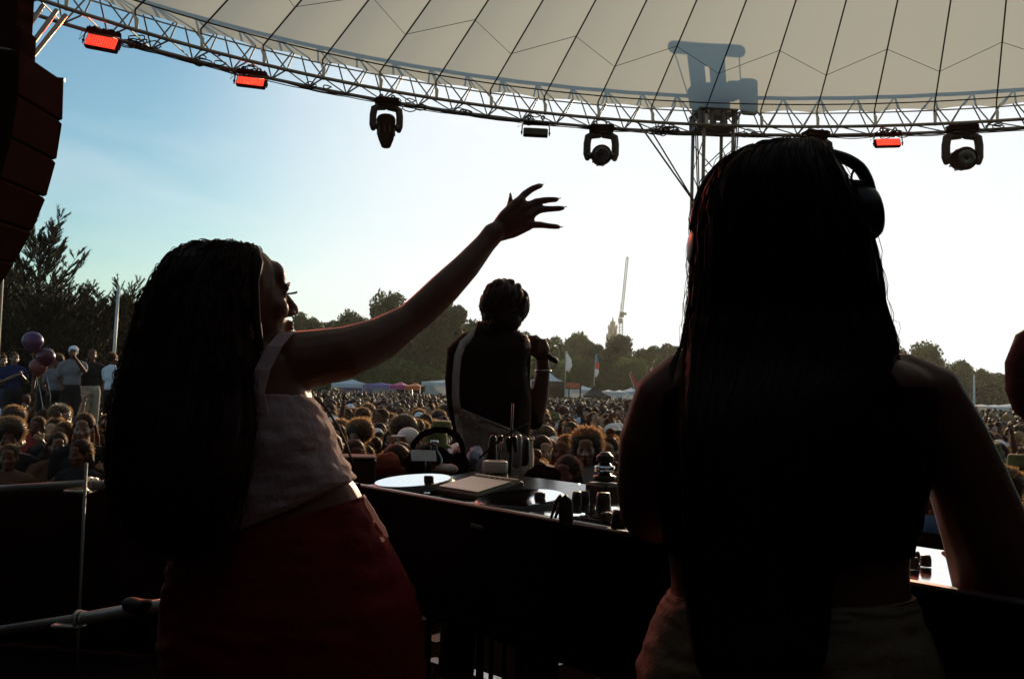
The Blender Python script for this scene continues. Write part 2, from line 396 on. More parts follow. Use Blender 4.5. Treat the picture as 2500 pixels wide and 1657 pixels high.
# red trousers
M_red = mat('red_cloth', (.17, .004, .005), .8, spec=.2, var=.25, scale=7, bump=.5, bscale=18)
tr = [((424, 1330), (889, 1208), DL, .236), ((418, 1350), (899, 1240), DL, .252), ((412, 1400), (942, 1303), DL, .28), ((405, 1450), (975, 1372), DL, .30), ((398, 1530), (1012, 1448), DL, .32), ((398, 1600), (1030, 1520), DL, .32), ((405, 1690), (1036, 1640), DL, .31), ((370, 1800), (1030, 1780), DL, .30), ((400, 2050), (1030, 2050), DL, .26)]
m = shell(tr, 6, .004, n=84, pw=2.3, wav=.008, seed=11)
m.build('trousers', M_red, wl, fix=True)
m = MB()                            # crumpled pale waistband edge
P = [((889, 1218), .0), ((905, 1245), -.01), ((920, 1270), -.012), ((934, 1290), -.006), ((944, 1308), .0)]
m.tube([at(x + 1, y, DL + o) for (x, y), o in P], [.0045, .0065, .005, .0055, .003], 8, dome=True)
m.build('waist_tie', M_cami, wl)
# hair
hl = [S(592, 545, 590, DL - .01, .04), S(597, 512, 606, DL - .01, .11), S(603, 470, 627, DL - .01, .16), S(622, 432, 634, DL - .01, .19), S(656, 402, 632, DL - .02, .22), S(700, 379, 622, DL - .03, .235), S(745, 354, 624, DL - .04, .24), S(803, 341, 628, DL - .05, .25), S(860, 322, 640, DL - .06, .25),
      S(902, 306, 645, DL - .07, .25), S(955, 289, 640, DL - .09, .22), S(1035, 271, 630, DL - .12, .20), S(1125, 266, 612, DL - .14, .17), S(1200, 272, 590, DL - .15, .14), S(1270, 300, 560, DL - .155, .10), S(1330, 345, 520, DL - .16, .05), S(1365, 400, 470, DL - .16, .02)]
hl2 = hl[:-4] + [S(1200, 266, 600, DL - .15, .17), S(1290, 272, 590, DL - .155, .16), S(1370, 290, 570, DL - .16, .14), S(1440, 310, 545, DL - .16, .12)]
m = MB(); rr = []
for i, s in enumerate(resample(hl, 8)):
    r = ringp(*s, n=110); c = sum(r, Vector()) / 110
    f1 = .5 + 1.2 * i / len(resample(hl, 8)); rr.append([c + (p - c) * (1 + .045 * f1 * noise.noise(Vector((q * .38, i * .05, 2))) + .02 * noise.noise(Vector((q * .16, i * .12, 7))) + .010 * noise.noise(Vector((q * 1.3, i * .12, 17)))) for q, p in enumerate(r)])
m.rings(rr); hair = m.build('hair', M_hair, wl, fix=True)
m = strands(hl2, 700, 6, r=.0012, lo=.93, hi=1.035, wob=.008, seed=3, start=(.045, .4), end=(.6, .99), curl=2.5); m3 = strands(hl2, 500, 6, r=.0016, lo=.25, hi=1.0, wob=.014, seed=8, start=(.55, .7), end=(.8, .99)); m.add(m3.v, m3.f); m2 = strands(hl, 70, 6, r=.0007, lo=1.01, hi=1.05, wob=.010, seed=5, start=(.14, .5), end=(.4, .9), curl=2.0)
m.add(m2.v, m2.f); m.build('hair_strand', M_strand, wl)
m = MB(); m.tube([at(628, 612, DL - .06), at(631, 640, DL - .08), at(622, 690, DL - .09), at(624, 770, DL - .09), at(636, 850, DL - .1)], [.006, .010, .009, .010, .007], 10, dome=True)
m.build('hair_lock', M_hair, wl)

# ------------------------------------------------------------------ woman DJ with headphones
DR = 1.42
wr = thing('person', 'DJ seen from behind with waist-long straight dark hair, black crop top and beige trousers', 'person', (at(1930, 1500, DR).x, at(1930, 1500, DR).y, FZ))
mb = MB()
Mr = frame(at(1905, 590, DR), (.10, 1, 0), RD(-2), RD(3))
head_prims(mb, Mr, 1.0)
mb.tube([at(1905, 640, DR), at(1900, 780, DR), at(1900, 880, DR)], [.052, .052, .07], 12)
loftpx(mb, [S(845, 1790, 2010, DR, .12), S(880, 1680, 2190, DR, .16), S(925, 1610, 2270, DR, .2), S(1000, 1600, 2270, DR, .22), S(1100, 1610, 2260, DR, .23), S(1230, 1620, 2240, DR, .21), S(1350, 1630, 2212, DR, .19), S(1440, 1640, 2214, DR, .19),
            S(1500, 1610, 2232, DR, .21), S(1580, 1585, 2262, DR, .24), S(1700, 1570, 2280, DR, .26), S(1850, 1590, 2260, DR, .25)], 3, pw=2.4)
for x, sx in ((2110, .02), (1740, -.03)):
    h = at(x, 1800, DR); knee = Vector((h.x + sx, h.y + .03, FZ + .46)); ank = Vector((h.x + sx * 1.5, h.y - .02, FZ + .09))
    mb.tube([h, h.lerp(knee, .5), knee, knee.lerp(ank, .4), ank], [.095, .085, .06, .056, .036], 12, dome=True)
    shoe(mb, ank - Vector((0, 0, .09)), (sx * 4, 1, 0))
# right arm out to the side and down to the desk, left arm reaching forward to the mixer
mb.tube([at(2190, 935, DR), at(2262, 965, DR + .0), at(2312, 1060, DR - .0), at(2360, 1170, DR), at(2408, 1300, DR + .01), at(2440, 1420, DR + .03), at(2452, 1490, DR + .05)], [.046, .050, .053, .056, .062, .066, .058], 14, dome=True)
mb.tube([at(2450, 1480, DR + .05), at(2435, 1440, DR + .17), at(2410, 1375, DR + .30)], [.052, .040, .026], 12, dome=True)
mb.tube([at(1690, 925, DR), at(1630, 975, DR + .01), at(1592, 1080, DR + .02), at(1574, 1190, DR + .05), at(1575, 1260, DR + .09)], [.046, .050, .048, .042, .038], 14, dome=True)
mb.tube([at(1575, 1250, DR + .08), at(1600, 1275, DR + .18), at(1640, 1290, DR + .27)], [.038, .034, .024], 12, dome=True)
for a, sg in ((at(1652, 1292, DR + .31), -1), (at(2402, 1352, DR + .34), 1)):
    mb.ell(a, (.036, .045, .016))
    for i in range(4):
        o = (i - 1.5) * .017; l = (.05, .058, .054, .044)[i]
        finger(mb, [a + Vector((o, .03, .002)), a + Vector((o * 1.1, .03 + l * .6, .004)), a + Vector((o * 1.1, .03 + l, -.016))], .0085, .0065)
    finger(mb, [a + Vector((-sg * .02, -.01, 0)), a + Vector((-sg * .045, .02, 0)), a + Vector((-sg * .05, .045, -.008))], .011, .008)
obj('body', remesh(mb, .0056, 3, name='body', off=wloc(wr)), M_skin_d, wr)
# crop top, waistband and trousers
M_blk = mat('black_cloth', (.030, .009, .008), .95, spec=.04, var=.3, scale=20, bump=.4)
ct = [S(945, 1606, 2272, DR, .222), S(1000, 1594, 2276, DR, .236), S(1100, 1603, 2266, DR, .245), S(1230, 1612, 2246, DR, .226), S(1345, 1622, 2219, DR, .206)]
shell(ct, 6, .003, n=60, pw=2.4, wav=.004, seed=5).build('crop_top', M_blk, wr, fix=True)
for x0, x1 in ((1780, 1760), (2095, 2120)):
    m = MB(); m.tube([at(x1, 960, DR) + Vector((0, -.115, 0)), at(x0, 890, DR) + Vector((0, -.085, 0)), at(x0, 868, DR), at(x0, 890, DR) + Vector((0, .09, 0)), at(x1, 960, DR) + Vector((0, .115, 0))], .006, 6); m.build('shoulder_strap', M_blk, wr)
M_bge = mat('beige_trousers', (.20, .125, .075), .75, spec=.25, var=.1, scale=14, bump=.5, bscale=22)
tb = [S(1446, 1636, 2217, DR, .194), S(1462, 1624, 2226, DR, .212), S(1500, 1604, 2240, DR, .23), S(1570, 1578, 2271, DR, .262), S(1640, 1560, 2288, DR, .275), S(1760, 1555, 2296, DR, .28), S(1900, 1575, 2280, DR, .27), S(2150, 1600, 2250, DR, .24), S(2500, 1620, 2240, DR, .22)]
shell(tb, 7, .004, n=72, pw=2.4, wav=.005, seed=21).build('trousers', M_bge, wr, fix=True)
# hair
hr = [S(354, 1890, 1965, DR, .06), S(362, 1838, 2000, DR, .12), S(378, 1790, 2016, DR, .155), S(400, 1755, 2030, DR - .005, .18), S(440, 1725, 2050, DR - .01, .205), S(495, 1703, 2078, DR - .01, .22), S(560, 1694, 2104, DR - .01, .225), S(640, 1690, 2128, DR - .01, .225),
      S(702, 1687, 2143, DR - .015, .21), S(759, 1680, 2154, DR - .02, .19), S(800, 1676, 2170, DR - .03, .18), S(845, 1672, 2180, DR - .04, .17), S(900, 1668, 2170, DR - .06, .15), S(960, 1664, 2130, DR - .09, .13), S(1060, 1660, 2090, DR - .125, .09), S(1200, 1664, 2070, DR - .135, .08), S(1350, 1668, 2044, DR - .135, .08),
      S(1500, 1680, 2025, DR - .14, .07), S(1620, 1700, 2010, DR - .15, .06), S(1690, 1740, 1960, DR - .15, .04)]
m = MB(); rr = []
for i, s in enumerate(resample(hr, 7)):
    r = ringp(*s, n=120); c = sum(r, Vector()) / 120
    rr.append([c + (p - c) * (1 + .012 * noise.noise(Vector((q * .35, i * .02, 2))) + .008 * noise.noise(Vector((q * 1.1, i * .03, 7)))) for q, p in enumerate(r)])
m.rings(rr); m.build('hair', M_hair, wr, fix=True)
m = strands(hr, 700, 3, r=.0008, lo=.99, hi=1.008, wob=.004, seed=13, start=(0, .3), end=(.7, .99)); m2 = strands(hr, 60, 3, r=.0006, lo=1.01, hi=1.05, wob=.012, seed=15, end=(.3, .9)); m.add(m2.v, m2.f)
for i in range(26):                   # loose strands hanging clear of both sides of the neck
    u = random.random(); e = random.random()
    m.tube([at(1690 + 3 * u, 640, DR), at(1682 - 2 * u, 740, DR - .01), at(1672 - 10 * u, 830, DR - .02), at(1652 - 18 * e, 892, DR - .04), at(1640 - 14 * e, 940, DR - .07)], [.0007, .0007, .0007, .0006, .0004], 3, cap=False)
    m.tube([at(2120 + 8 * u, 600, DR), at(2150 + 5 * u, 700, DR), at(2160 + 8 * u, 770, DR - .01), at(2182 + 7 * e, 840, DR - .02), at(2192 + 12 * e, 900, DR - .05)], [.0007, .0007, .0007, .0006, .0004], 3, cap=False)
m.build('hair_strand', M_strand, wr)
# headphones worn by her
hp = thing('headphones', 'large black headphones worn slipped to one side on the DJ, band standing off her hair', 'headphones', at(2100, 520, DR))
P = [at(1696, 560, DR + .02), at(1715, 470, DR + .04), at(1770, 400, DR + .05), at(1850, 368, DR + .04), at(1930, 357, DR + .02), at(1985, 366, DR), at(2030, 378, DR - .002), at(2068, 390, DR - .002), at(2098, 410, DR), at(2116, 440, DR), at(2124, 468, DR)]
P2 = []
for i in range(len(P) - 1):
    p0, p1, p2, p3 = P[max(i - 1, 0)], P[i], P[i + 1], P[min(i + 2, len(P) - 1)]
    for j in range(4):
        t = j / 4; P2.append(.5 * ((2 * p1) + (p2 - p0) * t + (2 * p0 - 5 * p1 + 4 * p2 - p3) * t * t + (3 * p1 - 3 * p2 + p3 - p0) * t ** 3))
P2.append(P[-1])
rs = []
cc = at(1905, 560, DR)
for i, p in enumerate(P2):
    t = (P2[min(i + 1, len(P2) - 1)] - P2[max(i - 1, 0)]).normalized(); o = (p - cc); o = (o - t * o.dot(t)).normalized(); w = t.cross(o)
    h = .0085; ww = .011
    rs.append([p + o * h * cos(2 * pi * k / 12) + w * ww * sin(2 * pi * k / 12) for k in range(12)])
m = MB(); m.rings(rs); m.build('headband', M_black, hp, fix=True)
m = MB(); m.tube([at(2090, 405, DR), at(2080, 425, DR), at(2078, 440, DR), at(2086, 456, DR)], .0018, 6, dome=True); m.build('wire', M_cable, hp)
ax = (RT * .985 + UP * .17).normalized()
Mc = rot_to(ax)
m = MB(); m.lathe(at(2120, 520, DR), [(.001, -.030), (.034, -.030), (.040, -.022), (.041, -.006), (.038, .004), (.034, .010), (.024, .014), (.001, .0145)], Mc, 32); c1 = m.build('ear_cup', M_black, hp, fix=True)
m = MB(); m.tube([at(2120, 520, DR) + Mc @ Vector((.037 * cos(a), .037 * sin(a), -.030)) for a in [2 * pi * k / 28 for k in range(28)]], .010, 8, cap=False, closed=True); m.build('ear_pad', M_blackmatt, hp)
m = MB(); m.tube([at(2112, 446, DR), at(2128, 470, DR), at(2140, 500, DR), at(2146, 535, DR), at(2143, 560, DR)], [.008, .007, .005, .005, .004], 8, dome=True); m.build('yoke', mat('chrome_trim', (.5, .52, .55), .18, metal=1), hp)
ax2 = (RT * -.99 + UP * .05).normalized(); Mc2 = rot_to(ax2)
m = MB(); m.lathe(at(1697, 605, DR), [(.001, -.030), (.026, -.028), (.030, -.02), (.031, -.002), (.027, .005), (.018, .009), (.001, .010)], Mc2, 28); m.build('ear_cup', M_black, hp, fix=True)
m = MB(); m.tube([at(2070, 448, DR), at(2090, 452, DR), at(2116, 456, DR), at(2130, 468, DR)], [.006, .008, .008, .006], 8, dome=True); m.build('hinge', M_black, hp)

# ------------------------------------------------------------------ MC in front of the desk
DM = 4.2
mc = thing('person', 'MC with short braids and pale dungarees, back to the DJ, fist at his mouth', 'person', (at(1215, 1100, DM).x, at(1215, 1100, DM).y, FZ))
mb = MB()
Mm = frame(at(1231, 760, DM), (.20, .98, 0), RD(-6), RD(3)); head_prims(mb, Mm, 1.08)
mb.tube([at(1232, 790, DM), at(1222, 835, DM), at(1215, 860, DM)], [.062, .065, .08], 12)
loftpx(mb, [S(812, 1178, 1262, DM, .16), S(826, 1145, 1290, DM, .2), S(850, 1118, 1296, DM, .24), S(900, 1108, 1283, DM, .26), S(960, 1110, 1290, DM, .26), S(1020, 1120, 1292, DM, .25), S(1060, 1130, 1288, DM, .24), S(1110, 1128, 1292, DM, .25), S(1180, 1120, 1300, DM, .26), S(1260, 1125, 1298, DM, .25)], 3, pw=2.4)
for x, sx in ((1165, -.05), (1262, .06)):
    h = at(x, 1240, DM); knee = Vector((h.x + sx, h.y + .05, FZ + .5)); ank = Vector((h.x + sx * 1.4, h.y, FZ + .09))
    mb.tube([h, h.lerp(knee, .5), knee, knee.lerp(ank, .4), ank], [.105, .095, .068, .062, .04], 12, dome=True); shoe(mb, ank - Vector((0, 0, .09)), (sx, 1, 0), .28)
mb.tube([at(1148, 848, DM), at(1124, 865, DM), at(1116, 930, DM), at(1118, 990, DM + .02), at(1130, 1050, DM + .08), at(1160, 1085, DM + .2)], [.06, .058, .05, .044, .04, .032], 12, dome=True)
mb.ell(at(1172, 1092, DM + .27), (.035, .055, .03))
for i in range(4): finger(mb, [at(1172, 1092, DM + .27) + Vector((.02 * (i - 1.5), .03, .01)), at(1172, 1092, DM + .27) + Vector((.02 * (i - 1.5), .08, -.01)), at(1172, 1092, DM + .27) + Vector((.02 * (i - 1.5), .075, -.04))], .010, .008)
finger(mb, [at(1172, 1092, DM + .27) + Vector((.03, 0, 0)), at(1172, 1092, DM + .27) + Vector((.05, .04, -.01))], .012, .009)
mb.tube([at(1250, 850, DM), at(1264, 866, DM + .04), at(1265, 925, DM + .10), at(1276, 985, DM + .12), at(1302, 1024, DM + .12)], [.058, .052, .043, .040, .040], 12, dome=True)
mb.tube([at(1304, 1026, DM + .12), at(1318, 965, DM + .13), at(1326, 905, DM + .14), at(1324, 872, DM + .14)], [.043, .040, .031, .027], 12, dome=True)
hc = at(1318, 852, DM + .14); mb.ell(hc, (.045, .04, .042))
for i in range(4): 
    b = hc + Vector((.02, -.01, .035 - i * .021)); finger(mb, [b, b + Vector((-.035, -.035, .004)), b + Vector((-.075, -.022, .004)), b + Vector((-.082, .012, 0))], .0115, .0095)
finger(mb, [hc + Vector((.01, .01, .03)), hc + Vector((-.02, .02, .055)), hc + Vector((-.05, .015, .05))], .013, .010)
obj('body', remesh(mb, .0085, 3, name='body', off=wloc(mc)), M_skin_d, mc)
M_strap = mat('pale_strap', (.62, .52, .46), .85, spec=.15, var=.1, scale=30)
M_dng = mat('dungaree_cloth', (.38, .31, .26), .85, spec=.15, var=.12, scale=16, bump=.5)
M_dark_tee = mat('dark_tee', (.022, .009, .008), .9, spec=.1, var=.2, scale=20, bump=.3)
shell([S(806, 1182, 1262, DM, .15), S(818, 1154, 1280, DM, .195), S(830, 1136, 1290, DM, .225), S(852, 1114, 1294, DM, .256), S(900, 1105, 1285, DM, .276), S(960, 1105, 1295, DM, .275), S(1020, 1116, 1296, DM, .266), S(1075, 1126, 1294, DM, .257)], 5, .004, n=56, pw=2.4, wav=.006, seed=31).build('t_shirt', M_dark_tee, mc, fix=True)
for pts, rr_ in (([at(1150, 842, DM), at(1124, 862, DM), at(1116, 930, DM), at(1118, 990, DM + .02), at(1130, 1046, DM + .075)], [.060, .059, .052, .047, .043]), ([at(1248, 846, DM), at(1264, 864, DM + .04), at(1265, 925, DM + .10), at(1276, 985, DM + .12), at(1302, 1024, DM + .12)], [.062, .058, .050, .047, .046])):
    m = MB(); m.tube(pts, rr_, 16, dome=True); m.build('sleeve', M_dark_tee, mc)
# seat of the dungarees cut low in a curve, one strap up the back
secs = resample([((1108, 985), (1302, 1032), DM, .29), ((1112, 1010), (1303, 1050), DM, .29), S(1070, 1120, 1300, DM, .285), S(1115, 1120, 1302, DM, .29), S(1180, 1114, 1306, DM, .29), S(1260, 1118, 1304, DM, .28)], 5)
m = shell([((1104, 985), (1303, 1066), DM, .285), ((1108, 1008), (1304, 1074), DM, .29), S(1070, 1119, 1300, DM, .28), S(1115, 1120, 1302, DM, .285), S(1180, 1114, 1306, DM, .29), S(1260, 1118, 1304, DM, .28), S(1330, 1125, 1300, DM, .27)], 5, .004, n=60, pw=2.4, wav=.008, seed=41)
m.build('dungarees', M_dng, mc, fix=True)
for x, sx in ((1165, -.05), (1262, .06)):
    h = at(x, 1240, DM); m = MB(); m.tube([h, Vector((h.x + sx * .5, h.y + .03, h.z - .25)), Vector((h.x + sx, h.y + .05, FZ + .5)), Vector((h.x + sx * 1.4, h.y, FZ + .1))], [.112, .105, .085, .075], 14); m.build('shaded_trouser_leg', M_dark_tee, mc)  # dark cloth puts the shade on the pale dungaree legs into their colour
m = MB()
P = [at(1190, 812, DM + .04), at(1160, 816, DM - .04), at(1134, 838, DM - .09), at(1122, 870, DM - .115), at(1117, 920, DM - .125), at(1116, 970, DM - .125), at(1122, 1010, DM - .13)]
P = [p + Vector((-.006, -.016, 0)) for p in P]
rs = []
for i, p in enumerate(P):
    t = (P[min(i + 1, 6)] - P[max(i - 1, 0)]).normalized(); w = t.cross(Vector((0, -1, 0))).normalized() * .015; o = w.cross(t).normalized() * .003
    rs.append([p - w - o, p + w - o, p + w + o, p - w + o])
m.rings(rs); m.build('strap', M_strap, mc, fix=True)
# braids: cap of rows
m = MB(); R3 = Mm.to_3x3(); m.ell(Mm @ Vector((0, -.012, .032)), (.093, .108, .094), R3, 24, 16); m.ell(Mm @ Vector((0, -.035, -.03)), (.088, .082, .082), R3)
capm = remesh(m, .008, 2, name='hair', off=wloc(mc)); obj('hair', capm, M_hair, mc)
tw = MB(); rb = random.Random(6)
for i in range(150):
    u = Vector((rb.gauss(0, 1), rb.gauss(0, 1), rb.gauss(0, 1))).normalized()
    if u.z < -.75 or (u.y > .45 and u.z < .25): continue
    e = Vector((.095, .110, .098)); p = Vector((u.x * e.x, -.012 + u.y * e.y, .028 + u.z * e.z)); dn = (Vector((u.x * .3, -.5 + u.y * .3, -.6)) - u * u.dot(Vector((u.x * .3, -.5 + u.y * .3, -.6)))).normalized()
    pts = [Mm @ (p - dn * .022), Mm @ (p + u * .004), Mm @ (p + dn * .022 + u * .002), Mm @ (p + dn * .036 - u * .004 + Vector((0, 0, -.008)))]
    tw.tube(pts, [.006, .0095, .009, .005], 6, dome=True)
tag(tw.build('braid', M_hair, mc), kind='stuff')
for i in range(5):
    p0 = Mm @ Vector((-.085 + .016 * i, -.06 - .012 * i, -.07)); b = MB(); b.tube([p0, p0 + Vector((-.008, 0, -.03)), p0 + Vector((-.020 + .006 * i, .0, -.055))], [.013, .012, .007], 6, dome=True); b.build('braid', M_hair, mc)
m = MB(); c = hc + Vector((-.035, -.005, .0)); axm = Vector((-.85, .3, .25)).normalized(); Mx = rot_to(axm)
mic = thing('microphone', 'black handheld microphone gripped by the MC at his mouth', 'microphone', hc)
m.tube([hc + Vector((.07, -.01, -.05)), hc + Vector((-.01, 0, 0)), hc + Vector((-.055, .01, .028))], [.012, .015, .019], 14, dome=True); m.build('handle', M_black, mic)
m = MB(); m.ell(hc + Vector((-.078, .014, .04)), (.027, .027, .027)); m.build('grille', M_steel, mic)
wb = MB(); wb.tube([at(1326, 905, DM + .14) + Vector((.034 * cos(t), .034 * sin(t), 0)) for t in [2 * pi * k / 20 for k in range(20)]], .004, 6, closed=True, cap=False); wb.build('bracelet', mat('silver', (.6, .6, .62), .25, metal=1), mc)

# ------------------------------------------------------------------ person cut by the right edge
DE = 2.6
pe = thing('person', 'person in dark clothes with elbow bent, cut off by the right edge of the picture', 'person', (at(2662, 1200, DE).x, at(2662, 1200, DE).y, FZ))
mb = MB(); Me = frame(at(2632, 690, DE), (-.5, .9, 0)); head_prims(mb, Me, 1.05)
mb.tube([at(2632, 730, DE), at(2647, 810, DE)], [.058, .075], 12)
loftpx(mb, [S(795, 2592, 2702, DE, .14), S(820, 2542, 2762, DE, .2), S(900, 2532, 2782, DE, .24), S(1050, 2552, 2762, DE, .22), S(1200, 2562, 2762, DE, .23), S(1350, 2552, 2772, DE, .24), S(1450, 2562, 2762, DE, .22)], 3)
for x in (2607, 2712):
    h = at(x, 1430, DE); knee = Vector((h.x, h.y + .03, FZ + .5)); ank = Vector((h.x, h.y, FZ + .09)); mb.tube([h, knee, knee.lerp(ank, .4), ank], [.1, .066, .06, .04], 12, dome=True); shoe(mb, ank - Vector((0, 0, .09)), (-.3, 1, 0), .28)
mb.tube([at(2582, 845, DE), at(2542, 860, DE), at(2524, 910, DE), at(2522, 960, DE), at(2537, 1020, DE + .05)], [.06, .058, .05, .045, .042], 12, dome=True)
mb.tube([at(2534, 1010, DE + .05), at(2582, 1050, DE + .15), at(2642, 1070, DE + .25)], [.042, .036, .028], 12, dome=True)
a = at(2662, 1072, DE + .28); mb.ell(a, (.04, .03, .03))
for i in range(4): finger(mb, [a + Vector((.02, -.02, .02 - i * .016)), a + Vector((.06, -.015, .02 - i * .016)), a + Vector((.06, .02, .02 - i * .016))], .009, .008)
finger(mb, [a + Vector((0, 0, .02)), a + Vector((.03, 0, .045))], .011, .009)
obj('body', remesh(mb, .009, 3, name='body', off=wloc(pe)), M_skin_d, pe)
M_mar = mat('dark_red_cloth', (.05, .012, .016), .85, spec=.15, var=.2, bump=.4)
shell([S(812, 2562, 2742, DE, .215), S(835, 2530, 2774, DE, .256), S(900, 2522, 2790, DE, .262), S(1050, 2540, 2774, DE, .25), S(1200, 2550, 2774, DE, .25), S(1330, 2542, 2782, DE, .26)], 5, .004, n=50, wav=.006, seed=51).build('shirt', M_mar, pe, fix=True)
sl_ = MB(); sl_.tube([at(2572, 838, DE), at(2534, 860, DE), at(2514, 900, DE), at(2511, 945, DE), at(2522, 985, DE + .03)], [.07, .070, .062, .056, .052], 14, dome=True); sl_.build('sleeve', M_mar, pe)
shell([S(1320, 2537, 2787, DE, .27), S(1450, 2542, 2782, DE, .27), S(1800, 2562, 2762, DE, .24), S(2050, 2572, 2752, DE, .2)], 5, .004, n=40, wav=.006, seed=52).build('trousers', M_blk, pe, fix=True)
m = MB(); m.ell(Me @ Vector((0, -.01, .05)), (.083, .102, .085), Me.to_3x3()); m.ell(Me @ Vector((0, -.05, -.02)), (.07, .06, .07), Me.to_3x3()); m.build('hair', M_hair, pe)
# ------------------------------------------------------------------ ring truss and canopy
CC = Vector((3.2, 4.2, 0)); RR = 10.6; ZB = CZ + 4.0
def rp(th, r, z): return Vector((CC.x + r * sin(th), CC.y + r * cos(th), z))      # th = 0 is straight ahead
NB = 128; DT = 2 * pi / NB
truss = thing('ring_truss', 'circular aluminium lattice truss carrying the stage lamps under the canopy rim', 'truss', (CC.x, CC.y, ZB))
Rin, Rout, Rtop, HT = RR - .24, RR + .24, RR + .02, .46
for r, z in ((Rin, ZB), (Rout, ZB), (Rtop, ZB + HT)):
    m = MB(); m.tube([rp(i * DT, r, z) for i in range(NB)], .024, 8, cap=False, closed=True); m.build('chord', M_truss, truss)
um = MB(); um.tube([(0, 0, 0), (0, 0, 1)], 1.0, 6); unit = um.mesh('strut'); unit.materials.append(M_truss)
ud = MB(); ud.tube([(0, 0, 0), (0, 0, 1)], 1.0, 8); unit_dark = ud.mesh('leg'); unit_dark.materials.append(M_blackmatt)
def strut(a, b, r, parent, name='strut', me=None):
    if parent['category'] in ('table', 'loudspeaker'): me = unit_dark
    o = bpy.data.objects.new(name, me or unit); col.objects.link(o); o.parent = parent
    d = b - a; o.location = a - wloc(parent) ; o.rotation_mode = 'QUATERNION'; o.rotation_quaternion = d.to_track_quat('Z', 'Y'); o.scale = (r, r, d.length)
    return o
st = []
for i in range(NB):
    a, b, h = i * DT, (i + 1) * DT, (i + .5) * DT
    T = rp(h, Rtop, ZB + HT)
    st += [(rp(a, Rin, ZB), T, .0105), (T, rp(b, Rin, ZB), .0105), (rp(a, Rout, ZB), T, .0105), (T, rp(b, Rout, ZB), .0105),
           (rp(a, Rin, ZB), rp(a, Rout, ZB), .011), (rp(a, Rin, ZB), rp(b, Rout, ZB), .009)]
def inview(p, m=60):
    x, y, d = proj(p); return d > .5 and -m < x < 2500 + m and -m < y < 1657 + m
vis = [s for s in st if inview((s[0] + s[1]) / 2)]
vis.sort(key=lambda s: proj(s[0])[2]); keep = vis[:296]; ids = set(id(s) for s in keep)
for a, b, r in keep: strut(a, b, r, truss)
m = MB()
for s in st:
    if id(s) not in ids: m.tube([s[0], s[1]], s[2], 5)
if m.v: tag(m.build('strut', M_truss, truss), kind='stuff')

# apex placed so that the cables converge as seen
AP = Vector((2.95, 5.0, CZ + 7.05))
M_mem = mat('canopy_membrane', (.60, .58, .50), .75, spec=.2, var=.07, scale=1.1, bump=.12, bscale=9, transl=.60, tcol=(.67, .67, .585))
M_seam = mat('seam_tape', (.10, .08, .05), .8)
canopy = thing('stage_canopy', 'translucent cream fabric roof of radial panels with dark cables above the stage', 'canopy', (CC.x, CC.y, ZB))
NP = 80; DP = 2 * pi / NP; ZR = ZB + .25; RM = RR - .06
def mem(th, t, sag=0.0, dz=0.0):
    a = rp(th, RM, ZR); p = a.lerp(AP, t); p.z = ZR + (AP.z - ZR) * (t * (1 + .10 * (1 - t))) - sag + dz; return p
TS = [0, .03, .07, .11, .16, .22, .3, .4, .52, .66, .8, .985]
for i in range(NP):
    m = MB(); a = (i - .5) * DP; rows = []
    for j, t in enumerate(TS):
        rows.append([mem(a + DP * k / 4, t + (.0025 * sin(pi * k / 4) if j == 0 else 0), .0 - .028 * sin(pi * k / 4) * (1 - t)) for k in range(5)])
    vs = [p for r in rows for p in r]; fs = []
    for j in range(len(TS) - 1):
        for k in range(4): fs.append((j * 5 + k, j * 5 + k + 1, (j + 1) * 5 + k + 1, (j + 1) * 5 + k))
    m.add(vs, fs); m.build('membrane_panel', M_mem, canopy)
for i in range(NP):
    a = (i - .5) * DP
    if cos(a) < -.2: continue
    low = rp(a, Rin, ZB + .02)
    m = MB(); m.tube([low] + [mem(a, t, .0, -.03) for t in (.012, .1, .22, .4, .6, .8, .96)], .0105, 6); m.build('radial_cable', M_rope, canopy)
    m = MB(); m.tube([low + Vector((0, 0, -.03)), low + Vector((0, 0, .10)), mem(a, .006, 0, -.03)], [.02, .026, .012], 8, dome=True); m.build('turnbuckle', M_steel, canopy)
    t0, t1 = (.15, .095) if i % 2 else (.095, .15)
    m = MB(); m.tube([mem(a, t0, 0, -.012), mem(a + DP, t1, 0, -.012)], .0042, 4); m.build('seam', M_seam, canopy)
m = MB(); m.tube([mem(i * 2 * pi / 160, .026, 0, -.022) for i in range(160)], .010, 5, cap=False, closed=True); m.build('edge_cable', M_rope, canopy)
m = MB(); m.tube([mem(i * 2 * pi / 160, .0, 0, -.002) for i in range(160)], .011, 5, cap=False, closed=True); m.build('hem', mat('hem_cream', (.5, .48, .42), .8), canopy)
m = MB(); m.lathe(AP + Vector((0, 0, -.12)), [(.05, -.1), (.2, -.08), (.22, .02), (.16, .14), (.02, .2)], None, 20); m.build('crown_ring', M_steel, canopy)

def th_of(px):
    best = None
    for i in range(-1400, 1000):
        th = i * .001; x, y, d = proj(rp(th, Rout, ZB))
        if d > 1 and (best is None or abs(x - px) < best[0]): best = (abs(x - px), th)
    return best[1]
def hang(px, up=0.0, r=RR):
    th = th_of(px); return th, rp(th, r, ZB + up)

